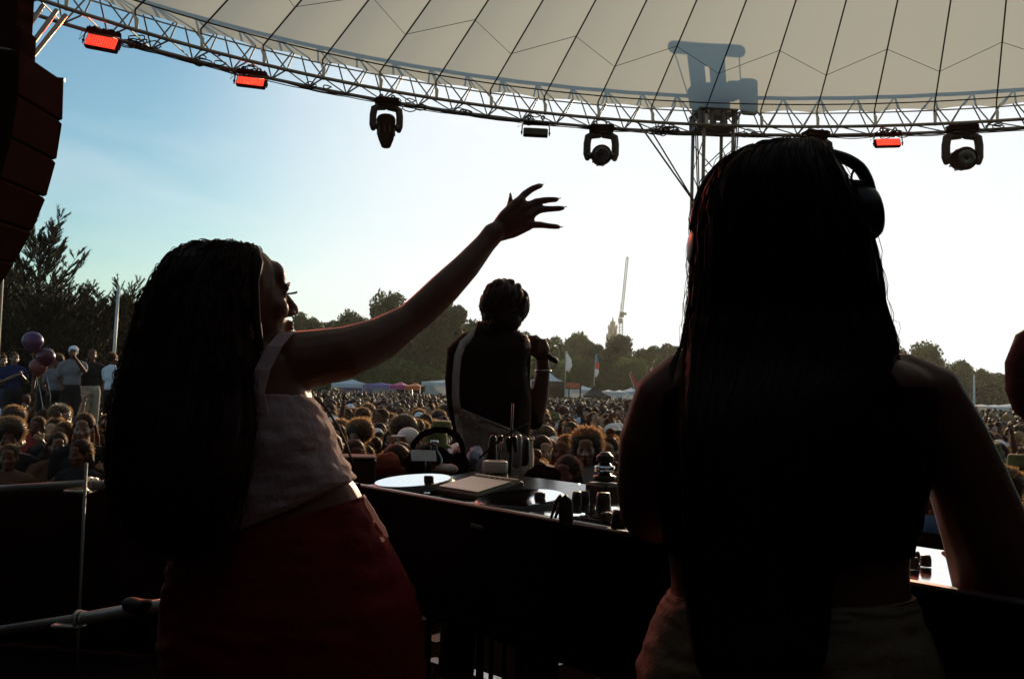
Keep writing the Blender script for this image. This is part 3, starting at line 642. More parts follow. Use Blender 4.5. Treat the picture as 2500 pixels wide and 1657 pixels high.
# ------------------------------------------------------------------ masts
def lattice(name, label, base, w, top, bay, rleg, rl, yaw=0.0, cat='mast'):
    t = thing(name, label, cat, base)
    R = rz(yaw); cs = [base + R @ Vector((x * w / 2, y * w / 2, 0)) for x, y in ((-1, -1), (1, -1), (1, 1), (-1, 1))]
    for c in cs:
        strut(c, c + Vector((0, 0, top)), rleg, t, 'leg')
    n = int(top / bay)
    for i in range(n):
        for k in range(4):
            a, b = cs[k], cs[(k + 1) % 4]; z0, z1 = i * bay, (i + 1) * bay
            if i % 2: a, b = b, a
            strut(a + Vector((0, 0, z0)), b + Vector((0, 0, z1)), rl, t, 'strut')
    for k in range(4):
        for z in (0.05, top * .5, top - .05): strut(cs[k] + Vector((0, 0, z)), cs[(k + 1) % 4] + Vector((0, 0, z)), rl, t, 'strut')
    return t
mb0 = rp(th_of(1735), RR + .10, 0); mb0.z = 0
mast = lattice('canopy_mast', 'tall lattice mast rising from the crowd to the canopy rim, braced by cables', mb0, .46, ZB + .25, .46, .027, .009, .18)
# mast head: crane plates, cross beam and hoist
z0 = ZB
Ry = rz(.1)
M_grey = mat('mast_head_steel', (.16, .15, .15), .5, metal=.6, var=.2)
def hb(c, s, name, bev=.01):
    m = MB(); m.box(mb0 + Ry @ Vector(c) + Vector((0, 0, z0)), s, Ry, bev); m.build(name, M_grey, mast, smooth=False)
hb((0, 0, .02), (.60, .60, .035), 'collar'); hb((0, 0, .26), (.60, .60, .035), 'collar')
for x in (-.27, -.09, .09, .27): hb((x, -.24, .14), (.06, .05, .21), 'head_plate'); hb((x, .24, .14), (.06, .05, .21), 'head_plate')
hb((-.03, .02, .45), (.50, .40, .34), 'hoist_housing', .03); hb((-.17, .02, .76), (.13, .3, .3), 'sheave_plate'); hb((.13, .02, .76), (.13, .3, .3), 'sheave_plate'); hb((-.02, .02, .93), (.43, .3, .11), 'sheave_plate')
m = MB(); m.tube([mb0 + Ry @ Vector((-.47, .02, z0 + 1.03)), mb0 + Ry @ Vector((.47, .02, z0 + 1.03))], .068, 14, dome=True); m.build('cross_beam', M_grey, mast)
for x, x2 in ((-.46, -.30), (.45, .47)):
    strut(mb0 + Ry @ Vector((x, .02, z0 + .99)), mb0 + Ry @ Vector((x2, .02, z0 + .28)), .008, mast, 'tie_rod')
fl = thing('floodlight', 'floodlight on the outer side of the canopy mast head, seen through the fabric', 'floodlight', mb0 + Ry @ Vector((.50, .0, z0 + .50)))
q = wloc(fl); m = MB(); m.box(q + Vector((.06, 0, .0)), (.26, .12, .44), rz(.1), .03); m.build('housing', M_grey, fl, smooth=False)
m = MB(); m.tube([q + Vector((-.20, 0, .06)), q + Vector((-.02, 0, .10))], [.13, .10], 14, dome=True); m.build('lamp_head', M_grey, fl)
strut(q + Vector((-.05, .0, -.18)), q + Vector((-.3, 0, -.25)), .02, fl, 'bracket')
# braces from truss down to the mast
for (x0, y0), (x1, y1) in (((1538, 308), (1700, 508)), ((1597, 313), (1703, 490))):
    pass
for px_, up_ in ((1538, -.02), (1590, .0), (1925, 0), (1948, 0)):
    _, a = hang(px_, up_, Rin if px_ in (1538, 1948) else Rout)
    b = mb0 + Vector((-.23 if px_ < 1735 else .23, -.1, ZB - 1.18))
    m = MB(); m.tube([a, b], .013, 6); m.build('brace', M_rope, mast)
for x in (-.34, -.31, .31, .34):
    m = MB(); m.tube([mb0 + Ry @ Vector((x, -.2, ZB + .2)), mb0 + Ry @ Vector((x * .75, -.2, ZB - 1.4)), mb0 + Ry @ Vector((x * .72, -.2, .1))], .010, 6); m.build('lift_cable', M_rope, mast)

# left mast and rigging, mostly outside the picture
lm0 = at(-40, 300, 9.6); lm0.z = 0
lmast = lattice('canopy_mast', 'lattice mast at the upper left edge beside the hanging speakers', lm0, .42, ZB + .6, .5, .034, .012, .5)
for (a, b) in (((60, 128), (138, 22)), ((72, 138), (160, 34)), ((30, 120), (105, 10))):
    strut(at(a[0] - 40, a[1] + 60, 9.7), at(b[0], b[1] + 4, 10.6), .026, lmast, 'brace')
m = MB(); m.box(at(18, 60, 7.4), (.26, .3, .55), None, .03); m.box(at(12, 150, 7.4), (.33, .3, .5), None, .03); m.build('chain_hoist', M_blackmatt, lmast, smooth=False)

# ------------------------------------------------------------------ hanging speakers
DA = 6.0
la = thing('line_array', 'curved stack of large black speakers hanging at the left edge', 'loudspeaker', at(0, 200, DA))
prof = [(160, 198, 0), (157, 300, .05), (142, 395, .13), (117, 485, .2), (82, 568, .28), (40, 646, .36), (-8, 715, .44)]
for i in range(len(prof) - 1):
    x0, y0, _ = prof[i]; x1, y1, _ = prof[i + 1]
    tr_ = at(x0, y0, DA); br = at(x1, y1, DA); dwn = (br - tr_); h = dwn.length; dn = dwn.normalized(); lf = Vector((0, 1, 0)).cross(dn).normalized()
    if lf.x > 0: lf = -lf
    Mx = Matrix((tuple(-lf), (0, 1, 0), tuple(-dn))).transposed()
    c = (tr_ + br) / 2 + lf * .372 + Vector((0, -.29, 0))
    m = MB(); m.box(c, (.74, .56, h - .006), Mx, .012); cab = m.build('speaker_cabinet', M_blackmatt, la, smooth=False)
m = MB(); m.box(at(60, 180, DA) + Vector((-.12, -.2, .0)), (.52, .5, .07), Matrix.Rotation(.12, 3, 'Y'), .01); m.tube([at(100, 190, DA), at(158, 196, DA)], .014, 8); m.build('fly_frame', M_black, la, smooth=False)
m = MB(); m.tube([at(62, 150, DA), at(82, 166, DA)], .030, 12, dome=True); m.build('shackle', mat('white_plastic', (.6, .6, .58), .4), la)

# ------------------------------------------------------------------ lamps on the truss
M_red_on = mat('red_led', (.7, .03, .02), .4, emit=(1.0, .052, .025), estr=1.25)
M_red_dot = mat('red_led_core', (.8, .06, .03), .4, emit=(1.0, .10, .05), estr=1.6)
M_led_off = mat('led_off', (.02, .035, .03), .3)
def clamp(t, p, drop):
    m = MB(); m.tube([p + RT * .024 * cos(a) + Vector((0, 0, .024 * sin(a))) * 1.0 for a in [2 * pi * k / 12 for k in range(12)]], .012, 6, closed=True, cap=False); m.tube([p + Vector((0, 0, -.02)), p + Vector((0, 0, -drop))], .012, 6); m.build('clamp', M_black, t)
def led_bar(cx, cy, wpx, tilt, on, label, hh=.125):
    th, p = hang(cx); d = proj(p)[2]; c = at(cx, cy, d); W = wpx / FPX * d
    t = thing('led_wash_light', label, 'stage light', c, 'led bars hung along the ring truss')
    right = (RT * cos(tilt) - UP * sin(tilt)); up = (UP * cos(tilt) + RT * sin(tilt)); nn = right.cross(up) * -1      # nn points away
    B = Matrix((tuple(right), tuple(-nn * -1), tuple(up))).transposed()
    top = c + up * .085
    for sx in (-.1, .1): clamp(t, Vector((c.x, p.y, ZB)) + right * sx, max(.03, ZB - top.z - .01))
    m = MB(); m.box(top, (W * .96, .06, .05), B, .006)
    for k in range(7): m.box(top + right * W * (k - 3) / 7.4 + up * .028, (.012, .05, .02), B)
    m.build('power_box', M_blackmatt, t, smooth=False)
    for s in (-1, 1):
        m = MB(); m.tube([top + right * s * W * .49, c + right * s * W * .52 + up * .02, c + right * s * W * .53 - up * .09], .009, 6); m.ell(c + right * s * W * .53 - up * .05, (.017, .017, .017)); m.build('yoke', M_black, t)
    pc = c - up * .035; Bt = B @ Matrix.Rotation(-.35, 3, 'X'); f = Bt @ Vector((0, -1, 0)); pu = Bt @ Vector((0, 0, 1))
    m = MB(); m.box(pc - f * .03, (W * .94, .075, hh), Bt, .01); m.build('housing', M_blackmatt, t, smooth=False)
    m = MB(); m.box(pc + f * .012, (W * .86, .012, hh * .84), Bt, .003); pn = m.build('led_panel', M_red_on if on else M_led_off, t, smooth=False)
    m = MB()
    for i in range(12):
        for j in range(4): m.ell(pc + f * .019 + right * W * .8 * ((i + .5) / 12 - .5) + pu * hh * .74 * ((j + .5) / 4 - .5), (.007, .004, .007), Bt, 6, 4)
    tag(m.build('led', M_red_dot if on else M_led_off, pn), kind='stuff')
    m = MB(); 
    for k in range(1, 12): m.box(pc + f * .020 + right * W * .86 * (k / 12 - .5), (.003, .006, hh * .84), Bt)
    m.build('louvre', M_black, t, smooth=False)
    if on:
        ld = bpy.data.lights.new('red_lamp', 'AREA'); ld.shape = 'RECTANGLE'; ld.size = W * .86; ld.size_y = hh * .84; ld.energy = 28; ld.color = (1.0, .13, .05); ld.spread = RD(75)
        lo = bpy.data.objects.new('red_lamp', ld); col.objects.link(lo); lo.parent = t; lo.location = pc + f * .04 - wloc(t); aim = (Vector((.4, 1.6, CZ - .5)) - (pc + f * .04)).normalized(); lo.rotation_euler = aim.to_track_quat('-Z', 'Y').to_euler()
    m = MB(); q = Vector((c.x, p.y, ZB)) - right * .12; m.tube([q, q - right * .12 + Vector((0, 0, -.06)), q - right * .15 + Vector((0, 0, -.16)), top - right * W * .4], .004, 5); m.build('power_cable', M_cable, t)
led_bar(250, 96, 86, RD(11), True, 'red lit LED bar near the upper left corner, beside the speaker stack', .17)
led_bar(613, 193, 76, RD(7), True, 'red lit LED bar, second from the left on the truss')
led_bar(1308, 316, 64, RD(3), False, 'unlit dark LED bar above the raised hand')
led_bar(2168, 342, 66, RD(-1.5), True, 'red lit LED bar to the right of the DJ headphones')
def moving(cx, ytop, s, pan, tilt_, label, hs=1.0):
    th, p = hang(cx); d = proj(p)[2]; top = at(cx, ytop, d); top.y = p.y
    t = thing('moving_head_light', label, 'stage light', top, 'moving head lights hung along the ring truss')
    R = rz(pan)
    def P(x, y, z): return top + R @ (Vector((x, y, z)) * s)
    for x in (-.09, .09): clamp(t, P(x, 0, 0) + Vector((0, 0, max(0, ZB - top.z))), max(.04, ZB - top.z + .02))
    m = MB(); m.box(P(0, 0, -.055), (.34 * s, .22 * s, .10 * s), R, .02); m.box(P(0, 0, -.118), (.27 * s, .18 * s, .03 * s), R, .01)
    for k in (-1, 1): m.tube([P(k * .165, -.05, -.03), P(k * .20, 0, -.045), P(k * .165, .05, -.03)], .012 * s, 6)
    m.build('base', M_blackmatt, t, smooth=False)
    m = MB()
    for k in (-1, 1):
        pts = [P(k * .02, 0, -.142), P(k * .13, 0, -.147), P(k * .185, 0, -.175), P(k * .20, 0, -.27), P(k * .20, 0, -.42), P(k * .19, 0, -.49)]
        m.tube(pts, [.028 * s, .034 * s, .036 * s, .034 * s, .034 * s, .024 * s], 10, dome=True, flat=1.6)
    m.build('yoke', M_black, t)
    Mh_ = R @ Matrix.Rotation(tilt_, 3, 'X'); hc_ = P(0, 0, -.44)
    m = MB(); m.lathe(hc_, [(.02, -.20 * hs ** 2), (.07, -.19 * hs ** 2), (.115, -.15 * hs), (.135, -.06), (.14, .04), (.145, .12), (.13, .155), (.125, .16), (.02, .162)], Matrix([[v * s for v in r] for r in Mh_]), 24)
    hd = m.build('lamp_head', M_blackmatt, t, fix=True)
    m = MB(); 
    for k in range(10): a = 2 * pi * k / 10; m.box(hc_ + Mh_ @ (Vector((.128 * cos(a), .128 * sin(a), -.09)) * s), (.02 * s, .02 * s, .1 * s), Mh_ @ rz(a))
    m.build('fin', M_black, hd, smooth=False)
    m = MB(); m.lathe(hc_ + Mh_ @ Vector((0, 0, .158 * s)), [(.001, .0), (.08, .012), (.105, .008), (.112, .0), (.001, -.001)], Matrix([[v * s for v in r] for r in Mh_]), 20); m.build('lens', mat('lens_glass', (.02, .02, .03), .08, spec=.8), hd)
    for k in (-1, 1):
        m = MB(); m.lathe(P(k * .165, 0, -.44), [(.001, -.03), (.05, -.03), (.05, .03), (.001, .03)], R @ Matrix.Rotation(pi / 2, 3, 'Y') @ Matrix.Scale(s, 3), 14); m.build('pivot', M_black, t)
moving(945, 240, .92, .25, RD(-14), 'black moving head lamp pointing down, left of the raised hand', 1.3)
moving(1469, 306, 1.05, .0, RD(96), 'black moving head lamp with round head, between raised hand and mast')
moving(1992, 320, 1.08, .1, RD(120), 'black moving head lamp right above the DJ headband')
moving(2350, 304, 1.16, -.1, RD(98), 'largest black moving head lamp, at the right end of the truss')
# cables along the truss
rnd = random.Random(4)
pw_ = thing('truss_cabling', 'black power cables tied along the lower chord of the ring truss', 'cables', rp(0, Rout, ZB))
for q in range(3):
    pts = []
    for i in range(-190, 160):
        th = i * .0045
        pts.append(rp(th, Rout + .02 + .02 * noise.noise(Vector((i * .2, q, 0))), ZB - .012 - .012 * q + .03 * noise.noise(Vector((i * .09, q, 5)))))
    m = MB(); m.tube(pts, .007, 5); m.build('cable', M_cable, pw_)
for px_, n_ in ((330, 9), (505, 5), (595, 8), (955, 6), (1290, 4), (1440, 3), (1612, 12), (1640, 6), (2170, 9), (1850, 3), (760, 3), (1120, 4), (2420, 3), (1010, 4)):
    th, p = hang(px_, 0, Rout - .03); b = MB()
    for k in range(n_):
        c = p + Vector((rnd.gauss(0, .11), rnd.gauss(0, .04), rnd.gauss(0.01, .03))); a = rnd.uniform(.03, .075)
        b.tube([c + Vector((a * cos(t + k) * 1.5, .03 * sin(t * 2), a * .6 * sin(t + k))) for t in [2 * pi * j / 10 for j in range(10)]], .0085, 5, closed=True, cap=False)
    b.build('cable_loop', M_cable, pw_)

# ------------------------------------------------------------------ stage deck
M_deck = mat('deck_ply', (.009, .005, .005), .8, flat=True, var=.5, scale=5)
stage = tag(bpy.data.objects.new('stage', None), 'black plywood stage deck of laid panels behind the DJ desk', 'stage'); col.objects.link(stage); stage.location = (0, 0, FZ)
dp = MB(); dp.box((0, 0, -.03), (1.214, 2.434, .06), None, .006); dpm = dp.mesh('deck_panel', smooth=False); dpm.materials.append(M_deck)
for i in range(-6, 8):
    for j in range(-2, 3):
        o = bpy.data.objects.new('deck_panel', dpm); col.objects.link(o); o.parent = stage; o.location = (i * 1.22 + .3, j * 2.44 - .9 + .4, rnd.uniform(-.002, .002))
m = MB(); m.box((0.9, 5.62, FZ - .45), (17, .03, .86)); m.build('fascia', M_blackmatt, stage, smooth=False)
m = MB(); m.box((0.9, 5.59, FZ - .01), (17, .03, .05)); m.build('edge_rail', M_blackmatt, stage, smooth=False)
# pale tape strips and aluminium lengths lying on the deck
M_tape = mat('pale_metal_strip', (.88, .84, .76), .25, metal=.8, var=.1)
def strip(p0, p1, w, name, label, cat, h=.006):
    a, b = onz(*p0, -1.3 + h), onz(*p1, -1.3 + h); d = (b - a); L = d.length; ang = math.atan2(d.y, d.x)
    m = MB(); m.box((0, 0, -h / 2 + .001), (L, w, h), None, .001); o = m.build(name, M_tape, None, smooth=False); o.location = (a + b) / 2; o.rotation_euler = (0, 0, ang); tag(o, label, cat, 'pale strips on the deck')
strip((1046, 1562), (1128, 1536), .10, 'tape_strip', 'short pale tape strip on the deck left of the MC', 'tape')
strip((1050, 1606), (1222, 1660), .07, 'tape_strip', 'long pale strip on the deck running to the bottom edge', 'tape')
strip((1338, 1618), (1420, 1596), .11, 'tape_strip', 'pale strip on the deck between desk legs, lower half', 'tape')
strip((1434, 1592), (1459, 1581), .13, 'tape_strip', 'small pale tape patch under the desk near the DJ', 'tape')
for k in range(7):
    x, y = rnd.uniform(1340, 1410), rnd.uniform(1585, 1612); p = onz(x, y, -1.29)
    m = MB(); m.tube([p, p + Vector((rnd.uniform(-.04, .04), rnd.uniform(-.05, .05), .012)), p + Vector((rnd.uniform(-.08, .08), rnd.uniform(-.08, .08), 0))], .006, 5); tag(m.build('leaf_scrap', mat('straw', (.35, .26, .12), .6), None), 'straw coloured leaf scraps on the deck beneath the desk', 'litter', 'leaf scraps on the deck')

# ------------------------------------------------------------------ DJ desk
ZT = -.26
E0 = onz(886, 1185, ZT); E1 = onz(2240, 1424, ZT); uu = (E1 - E0); uu.z = 0; LEN = uu.length; uu.normalize(); nn_ = Vector((-uu.y, uu.x, 0)); YA = math.atan2(uu.y, uu.x); RD_ = rz(YA)
def D(s, t, z=0.0): return E0 + uu * s + nn_ * t + Vector((0, 0, z))
print('desk', E0, E1, LEN)
M_case = mat('flightcase_black', (.010, .005, .005), .8, var=.5, scale=6, flat=True)
M_alu = mat('case_edge_alu', (.10, .10, .10), .35, metal=.7, var=.3)
LD = LEN + .35
desk = thing('dj_desk', 'long black desk turned at an angle in front of the DJ, on trestle legs', 'table', D(LEN / 2, .33, -.26 - .78))
m = MB(); m.box(D(LD / 2 - .07, .34, -.26), (LD + .10, .72, .03), RD_, .004); m.build('table_top', M_case, desk, smooth=False)
for s in (.08, LD * .5, LD - .1):
    for t in (.05, .62):
        strut(D(s, t, -.275), D(s + (.06 if t < .3 else -.02), t, -1.04), .017, desk, 'leg')
case = thing('flight_case', 'black flight case tray that holds the decks and mixer, pale worn edges', 'case', D(LD / 2, .33, -.24))
m = MB(); m.box(D(LD / 2 - .08, .008, -.125), (LD + .16, .016, .24), RD_, .003); m.build('front_panel', M_case, case, smooth=False)
m = MB(); m.box(D(LD / 2 - .08, .66, -.125), (LD + .16, .016, .22), RD_, .003); m.build('back_panel', M_case, case, smooth=False)
m = MB(); m.box(D(LD / 2 - .08, .335, -.235), (LD + .14, .63, .012), RD_); m.build('base', M_case, case, smooth=False)
for s in (-.152, LD - .008):
    m = MB(); m.box(D(s, .335, -.125), (.016, .63, .22), RD_, .003); m.build('side_panel', M_case, case, smooth=False)
m = MB(); m.box(D(LD / 2 - .08, .008, -.003), (LD + .16, .022, .009), RD_, .003); m.build('edge_trim', M_alu, case, smooth=False)
m = MB(); m.box(D(.50, -.003, -.045), (.05, .006, .012), RD_, .003); m.build('latch', M_alu, case, smooth=False)
M_top = mat('brushed_top', (.16, .17, .18), .33, metal=.85, var=.15, scale=30)
M_top2 = mat('gloss_black_top', (.03, .033, .036), .16, spec=.9, var=.2, scale=30)
M_silver = mat('mixer_silver', (.90, .92, .94), .09, metal=1.0, var=.1, scale=20)
M_jog = mat('jog_plate', (.92, .95, .97), .04, metal=1.0, var=.02, scale=10)
M_screen = mat('screen_glass', (.62, .58, .48), .38, metal=.6, spec=.5, var=.05)
M_frame = mat('screen_frame', (.08, .07, .05), .5)
TAU = RD(6.5); nT = nn_ * cos(TAU) + Vector((0, 0, sin(TAU))); zT = Vector((0, 0, cos(TAU))) - nn_ * sin(TAU); RT_ = Matrix((tuple(uu), tuple(nT), tuple(zT))).transposed()
def player(s, t, label, bw=.40, bx=0.0, sx=.20, sz=.012, tilt=True, sy=.065):                  # s: along the desk to the jog's centre; t: jog's distance from the front edge
    c = D(s, t, -.008); pl = thing('media_player', label, 'dj deck', c + Vector((0, 0, -.11)), 'dj decks in the flight case')
    def P(x, y, z): return c + uu * x + nT * y + zT * z
    RD_ = RT_
    if not tilt:
        RD_ = rz(YA)
        def P(x, y, z): return c + uu * x + nn_ * y + Vector((0, 0, z))
    m = MB(); m.box(P(bx, .10, -.062), (bw, .43, .115), RD_, .006); m.build('body', M_top2 if tilt else M_silver, pl, smooth=False)
    m = MB(); m.lathe(P(0, 0, -.004), [(.001, 0), (.112, 0), (.114, .009), (.110, .018), (.104, .023), (.099, .025), (.001, .0252)], RD_, 48); j = m.build('jog_wheel', M_black, pl, fix=True)
    m = MB(); m.lathe(P(0, 0, .0215), [(.001, 0), (.1005, 0), (.1005, .002), (.001, .0021)], RD_, 48); m.build('jog_plate', M_jog, j, smooth=False, fix=True)
    m = MB(); m.tube([P(.1115 * cos(a), .1115 * sin(a), .006) for a in [2 * pi * k / 48 for k in range(48)]], .007, 6, closed=True, cap=False); m.build('jog_ring', M_black, j)
    m = MB(); m.lathe(P(.045, .02, .023), [(.001, .0), (.013, .0), (.013, .012), (.001, .0125)], None, 20); m.build('hub', M_black, j)
    m = MB(); B = RD_ @ Matrix.Rotation(RD(5), 3, 'X'); m.box(P(sx, sy, sz), (.195, .145, .018), B, .004); fr = m.build('screen_frame', M_frame, pl, smooth=False)
    m = MB(); m.box(P(sx, sy, sz) + B @ Vector((0, -.010, .011)), (.165, .108, .004), B, .001); m.build('screen', M_screen, fr, smooth=False)
    for k in range(8):
        m = MB(); m.box(P(sx, sy, sz) + B @ Vector((-.079 + k * .0225, .060, .011)), (.018, .010, .007), B, .001); m.build('button', mat('button_grey', (.6, .56, .46), .4), pl, smooth=False)
    for x, y in ((-.135, -.10), (-.135, -.055)):
        m = MB(); m.lathe(P(x, y, -.003), [(.001, 0), (.017, 0), (.017, .008), (.014, .010), (.001, .010)], None, 18); m.build('button', M_silver, pl)
    for k in range(4):
        m = MB(); m.box(P(-.13, .04 + k * .025, -.002), (.026, .014, .01), RD_, .002); m.build('button', M_silver if k % 2 else M_black, pl, smooth=False)
    m = MB(); m.box(P(.137, -.06, -.004), (.03, .12, .004), RD_, .001); m.build('pitch_plate', M_top, pl, smooth=False)
    m = MB(); m.box(P(.137, -.05, .005), (.020, .012, .016), RD_, .003); m.build('pitch_slider', M_silver, pl, smooth=False)
    for x, y in ((.13, .06), (.13, .10), (.10, .12)):
        m = MB(); m.lathe(P(x, y, -.003), [(.001, 0), (.009, 0), (.009, .012), (.007, .018), (.001, .018)], None, 14); m.build('knob', M_black, pl)
    return pl
def st_of(px, py, z=ZT + .02):
    v = onz(px, py, z) - E0; return v.dot(uu), v.dot(nn_)
s1, t1 = st_of(1000, 1173); s2, t2 = st_of(1262, 1215); print('jogs', s1, t1, s2, t2)
tj = .122
player(.055, tj, 'left media player with bright round jog plate, at the near left end of the desk', .44, .105)
s2 = .50
player(s2, tj, 'second media player, between the bright one and the mixer', .27, .0, .235, -.018, True, .19)
s3, t3 = st_of(1500, 1265)
# mixer
mxs = .835; mixer = thing('dj_mixer', 'silver DJ mixer with rows of black knobs, half hidden by the DJ', 'mixer', D(mxs, .27, -.1))
def PM(x, y, z=0): return D(mxs + x, .235 + y, z)
RDo = RD_
m = MB(); m.box(PM(0, 0.0, -.05), (.385, .45, .105), RD_, .006); m.build('body', M_silver, mixer, smooth=False)
for i in (3, 4, 5):
    for j in range(4):
        x = -.138 + i * .055; y = .18 - j * .052
        m = MB(); m.lathe(PM(x, y, .003), [(.001, 0), (.012, 0), (.0115, .016), (.009, .024), (.001, .0245)], None, 16); m.build('knob', M_black, mixer)
for i in (1, 4):
    x = -.12 + i * .06
    m = MB(); m.box(PM(x, -.11, .0045), (.008, .085, .003), RD_); m.build('fader_slot', M_black, mixer, smooth=False)
    m = MB(); m.box(PM(x, -.09 - .02 * (i % 3), .014), (.022, .013, .02), RD_, .003); m.build('fader', M_black, mixer, smooth=False)
m = MB(); m.box(PM(0, -.19, .0045), (.10, .008, .003), RD_); m.build('fader_slot', M_black, mixer, smooth=False)
m = MB(); m.box(PM(.02, -.19, .014), (.015, .024, .02), RD_, .003); m.build('crossfader', M_black, mixer, smooth=False)
# stacked knob tower and tall knobs seen before the DJ's arm
for px_, py_, h, r in ((1407, 1252, .045, .011), (1427, 1250, .045, .011), (1472, 1262, .05, .016), (1510, 1290, .035, .014)):
    p = onz(px_, py_, ZT + .006); m = MB(); m.lathe(p, [(.001, 0), (r, 0), (r * .95, h * .7), (r * .8, h), (.001, h)], None, 16); m.build('knob', M_black, mixer)
player(mxs + .46, tj, 'third media player, seen only through the gap under the DJ right arm', .46, .02, .62, .012, False)
RD_ = RDo
# effects unit: dark block with stacked discs
fx = thing('effects_unit', 'small black effects box with stacked round controls beside the mixer', 'effects box', D(mxs - .02, .42, .0))
p = at(1475, 1205, proj(D(mxs - .05, .40))[2] - .02)
m = MB(); m.box(p, (.07, .06, .05), RD_, .006); m.build('body', M_black, fx, smooth=False)
for k in range(3):
    m = MB(); m.lathe(p + Vector((0, 0, .028 + .022 * k)), [(.001, 0), (.026 - .003 * k, 0), (.026 - .003 * k, .012), (.016, .014), (.010, .0215), (.001, .022)], None, 22); m.build('dial', M_black if k % 2 == 0 else M_silver, fx)
# arched cables plugged in front of the second deck
for k, (x0, x1, y1) in enumerate(((1352, 1372, 1268), (1362, 1388, 1270))):
    a = onz(x0 - 6, 1262, ZT + .01); b = onz(x1 + 2, y1, ZT + .01); c = at((x0 + x1) / 2 + 6, 1212, proj(b)[2]); c2 = at(x1, 1222, proj(b)[2])
    cb = MB(); cb.tube([a, a.lerp(c, .6) + Vector((0, 0, .008)), c, c2, b.lerp(c2, .5), b], [.003, .004, .005, .007, .008, .008], 8, dome=True)
    o = cb.build('audio_cable', M_cable, None); tag(o, ('black cable looping over the second deck', 'thicker black plug cable arched beside the second deck')[k], 'cable', 'audio cables on the desk')

# things along the back of the desk
bx = thing('monitor_speaker', 'dark boxy monitor with pale top edge behind the left woman waist', 'loudspeaker', at(868, 1185, 3.1))
m = MB(); m.box(at(872, 1160, 3.1), (.115, .13, .11), rz(.12), .006); m.build('cabinet', M_black, bx, smooth=False)
m = MB(); m.box(at(872, 1114, 3.1) , (.118, .132, .008), rz(.12), .003); m.build('top_panel', mat('pale_top', (.25, .21, .15), .7), bx, smooth=False)  # top panel paler than the cabinet
for x in (846, 905): strut(at(x, 1190, 3.08), at(x, 1190, 3.08) + Vector((0, 0, -1.02)), .012, bx, 'stand_leg')
hd2 = thing('headphones', 'second pair of headphones standing on the desk with its band arched up', 'headphones', at(1070, 1160, 3.5))
dd = 3.5
P = [at(1012, 1150, dd), at(1003, 1115, dd), at(1010, 1082, dd), at(1030, 1060, dd), at(1062, 1049, dd), at(1092, 1050, dd), at(1115, 1062, dd), at(1128, 1085, dd), at(1132, 1115, dd)]
m = MB(); m.tube(P, [.007, .008, .010, .011, .0115, .0115, .011, .0095, .008], 10, dome=True, flat=1.8); m.build('headband', M_blackmatt, hd2)
for (x, y, a) in ((1014, 1150, .5), (1122, 1135, -.3)):
    m = MB(); m.lathe(at(x, y, dd), [(.001, -.021), (.036, -.021), (.044, -.009), (.044, .009), (.036, .021), (.001, .022)], rot_to(Vector((1, a, .1))), 24); m.build('ear_cup', M_blackmatt, hd2, fix=True)
def crumple(name, c, r, seed, material, label, cat, squash=1.0):
    m = MB(); m.ell((0, 0, 0), r, None, 26, 18); v2 = []
    for v in m.v:
        v = Vector(v); n = noise.noise(v * 28 + Vector((seed, 0, 0))) + .5 * noise.noise(v * 70 + Vector((0, seed, 0))); v2.append(tuple(v * (1 + .28 * n)))
    m.v = v2; o = m.build(name, material, None); o.location = c; tag(o, label, cat); return o
M_cloth_o = mat('orange_cloth', (.35, .07, .03), .85, bump=.5, transl=.2)
crumple('cloth', at(945, 1132, 3.5), (.052, .05, .040), 3, M_cloth_o, 'crumpled orange red cloth between the dark monitor and the headphones', 'cloth')
crumple('paper_bag', at(1085, 1143, 3.4), (.042, .05, .018), 8, mat('pale_paper', (.5, .38, .34), .8, bump=.4), 'crumpled pale paper behind the left deck', 'paper')
crumple('rucksack', at(1055, 1132, 3.6), (.095, .09, .055), 12, M_blackmatt, 'black bag slumped inside the arched headphones', 'bag')
crumple('folded_towel', at(1160, 1120, 3.6), (.030, .05, .045), 15, mat('blue_white_cloth', (.35, .38, .5), .8, bump=.4), 'pale blue cloth bundle right of the arched headphones', 'cloth')
crumple('cap', at(1322, 1165, 2.85), (.055, .06, .03), 19, M_blackmatt, 'black cap lying at the back of the second deck', 'cap')
rl_ = at(1208, 1152, 2.85)
m = MB(); m.lathe(rl_, [(.022, 0), (.034, 0), (.036, .004), (.036, .028), (.034, .032), (.022, .032), (.021, .016), (.022, 0)], None, 28); o = m.build('tape_roll', mat('white_tape_roll', (.62, .58, .52), .6), None, fix=True); tag(o, 'white roll of tape standing behind the decks', 'tape roll')
bt = thing('water_bottle', 'dark bottle standing behind the left deck by the headphones', 'bottle', at(1058, 1172, 3.4))
m = MB(); m.lathe(wloc(bt), [(.001, 0), (.030, 0), (.031, .01), (.031, .075), (.012, .105), (.012, .12), (.001, .12)], None, 20); m.build('body', mat('bottle_dark', (.03, .03, .03), .15, spec=.7), bt, fix=True)
m = MB(); m.lathe(wloc(bt) + Vector((0, 0, .12)), [(.001, 0), (.014, 0), (.014, .016), (.001, .017)], None, 14); m.build('lid', M_silver, bt)
# laptop-like angled pale slab
sh = thing('lyric_sheet', 'pale sheet tilted against the gear behind the left deck', 'paper', at(1035, 1125, 2.95))
m = MB(); m.box(at(1034, 1112, 3.35), (.085, .004, .055), rz(.2) @ Matrix.Rotation(-.9, 3, 'X'), .001); m.build('sheet', mat('pale_sheet', (.5, .48, .46), .7), sh, smooth=False)
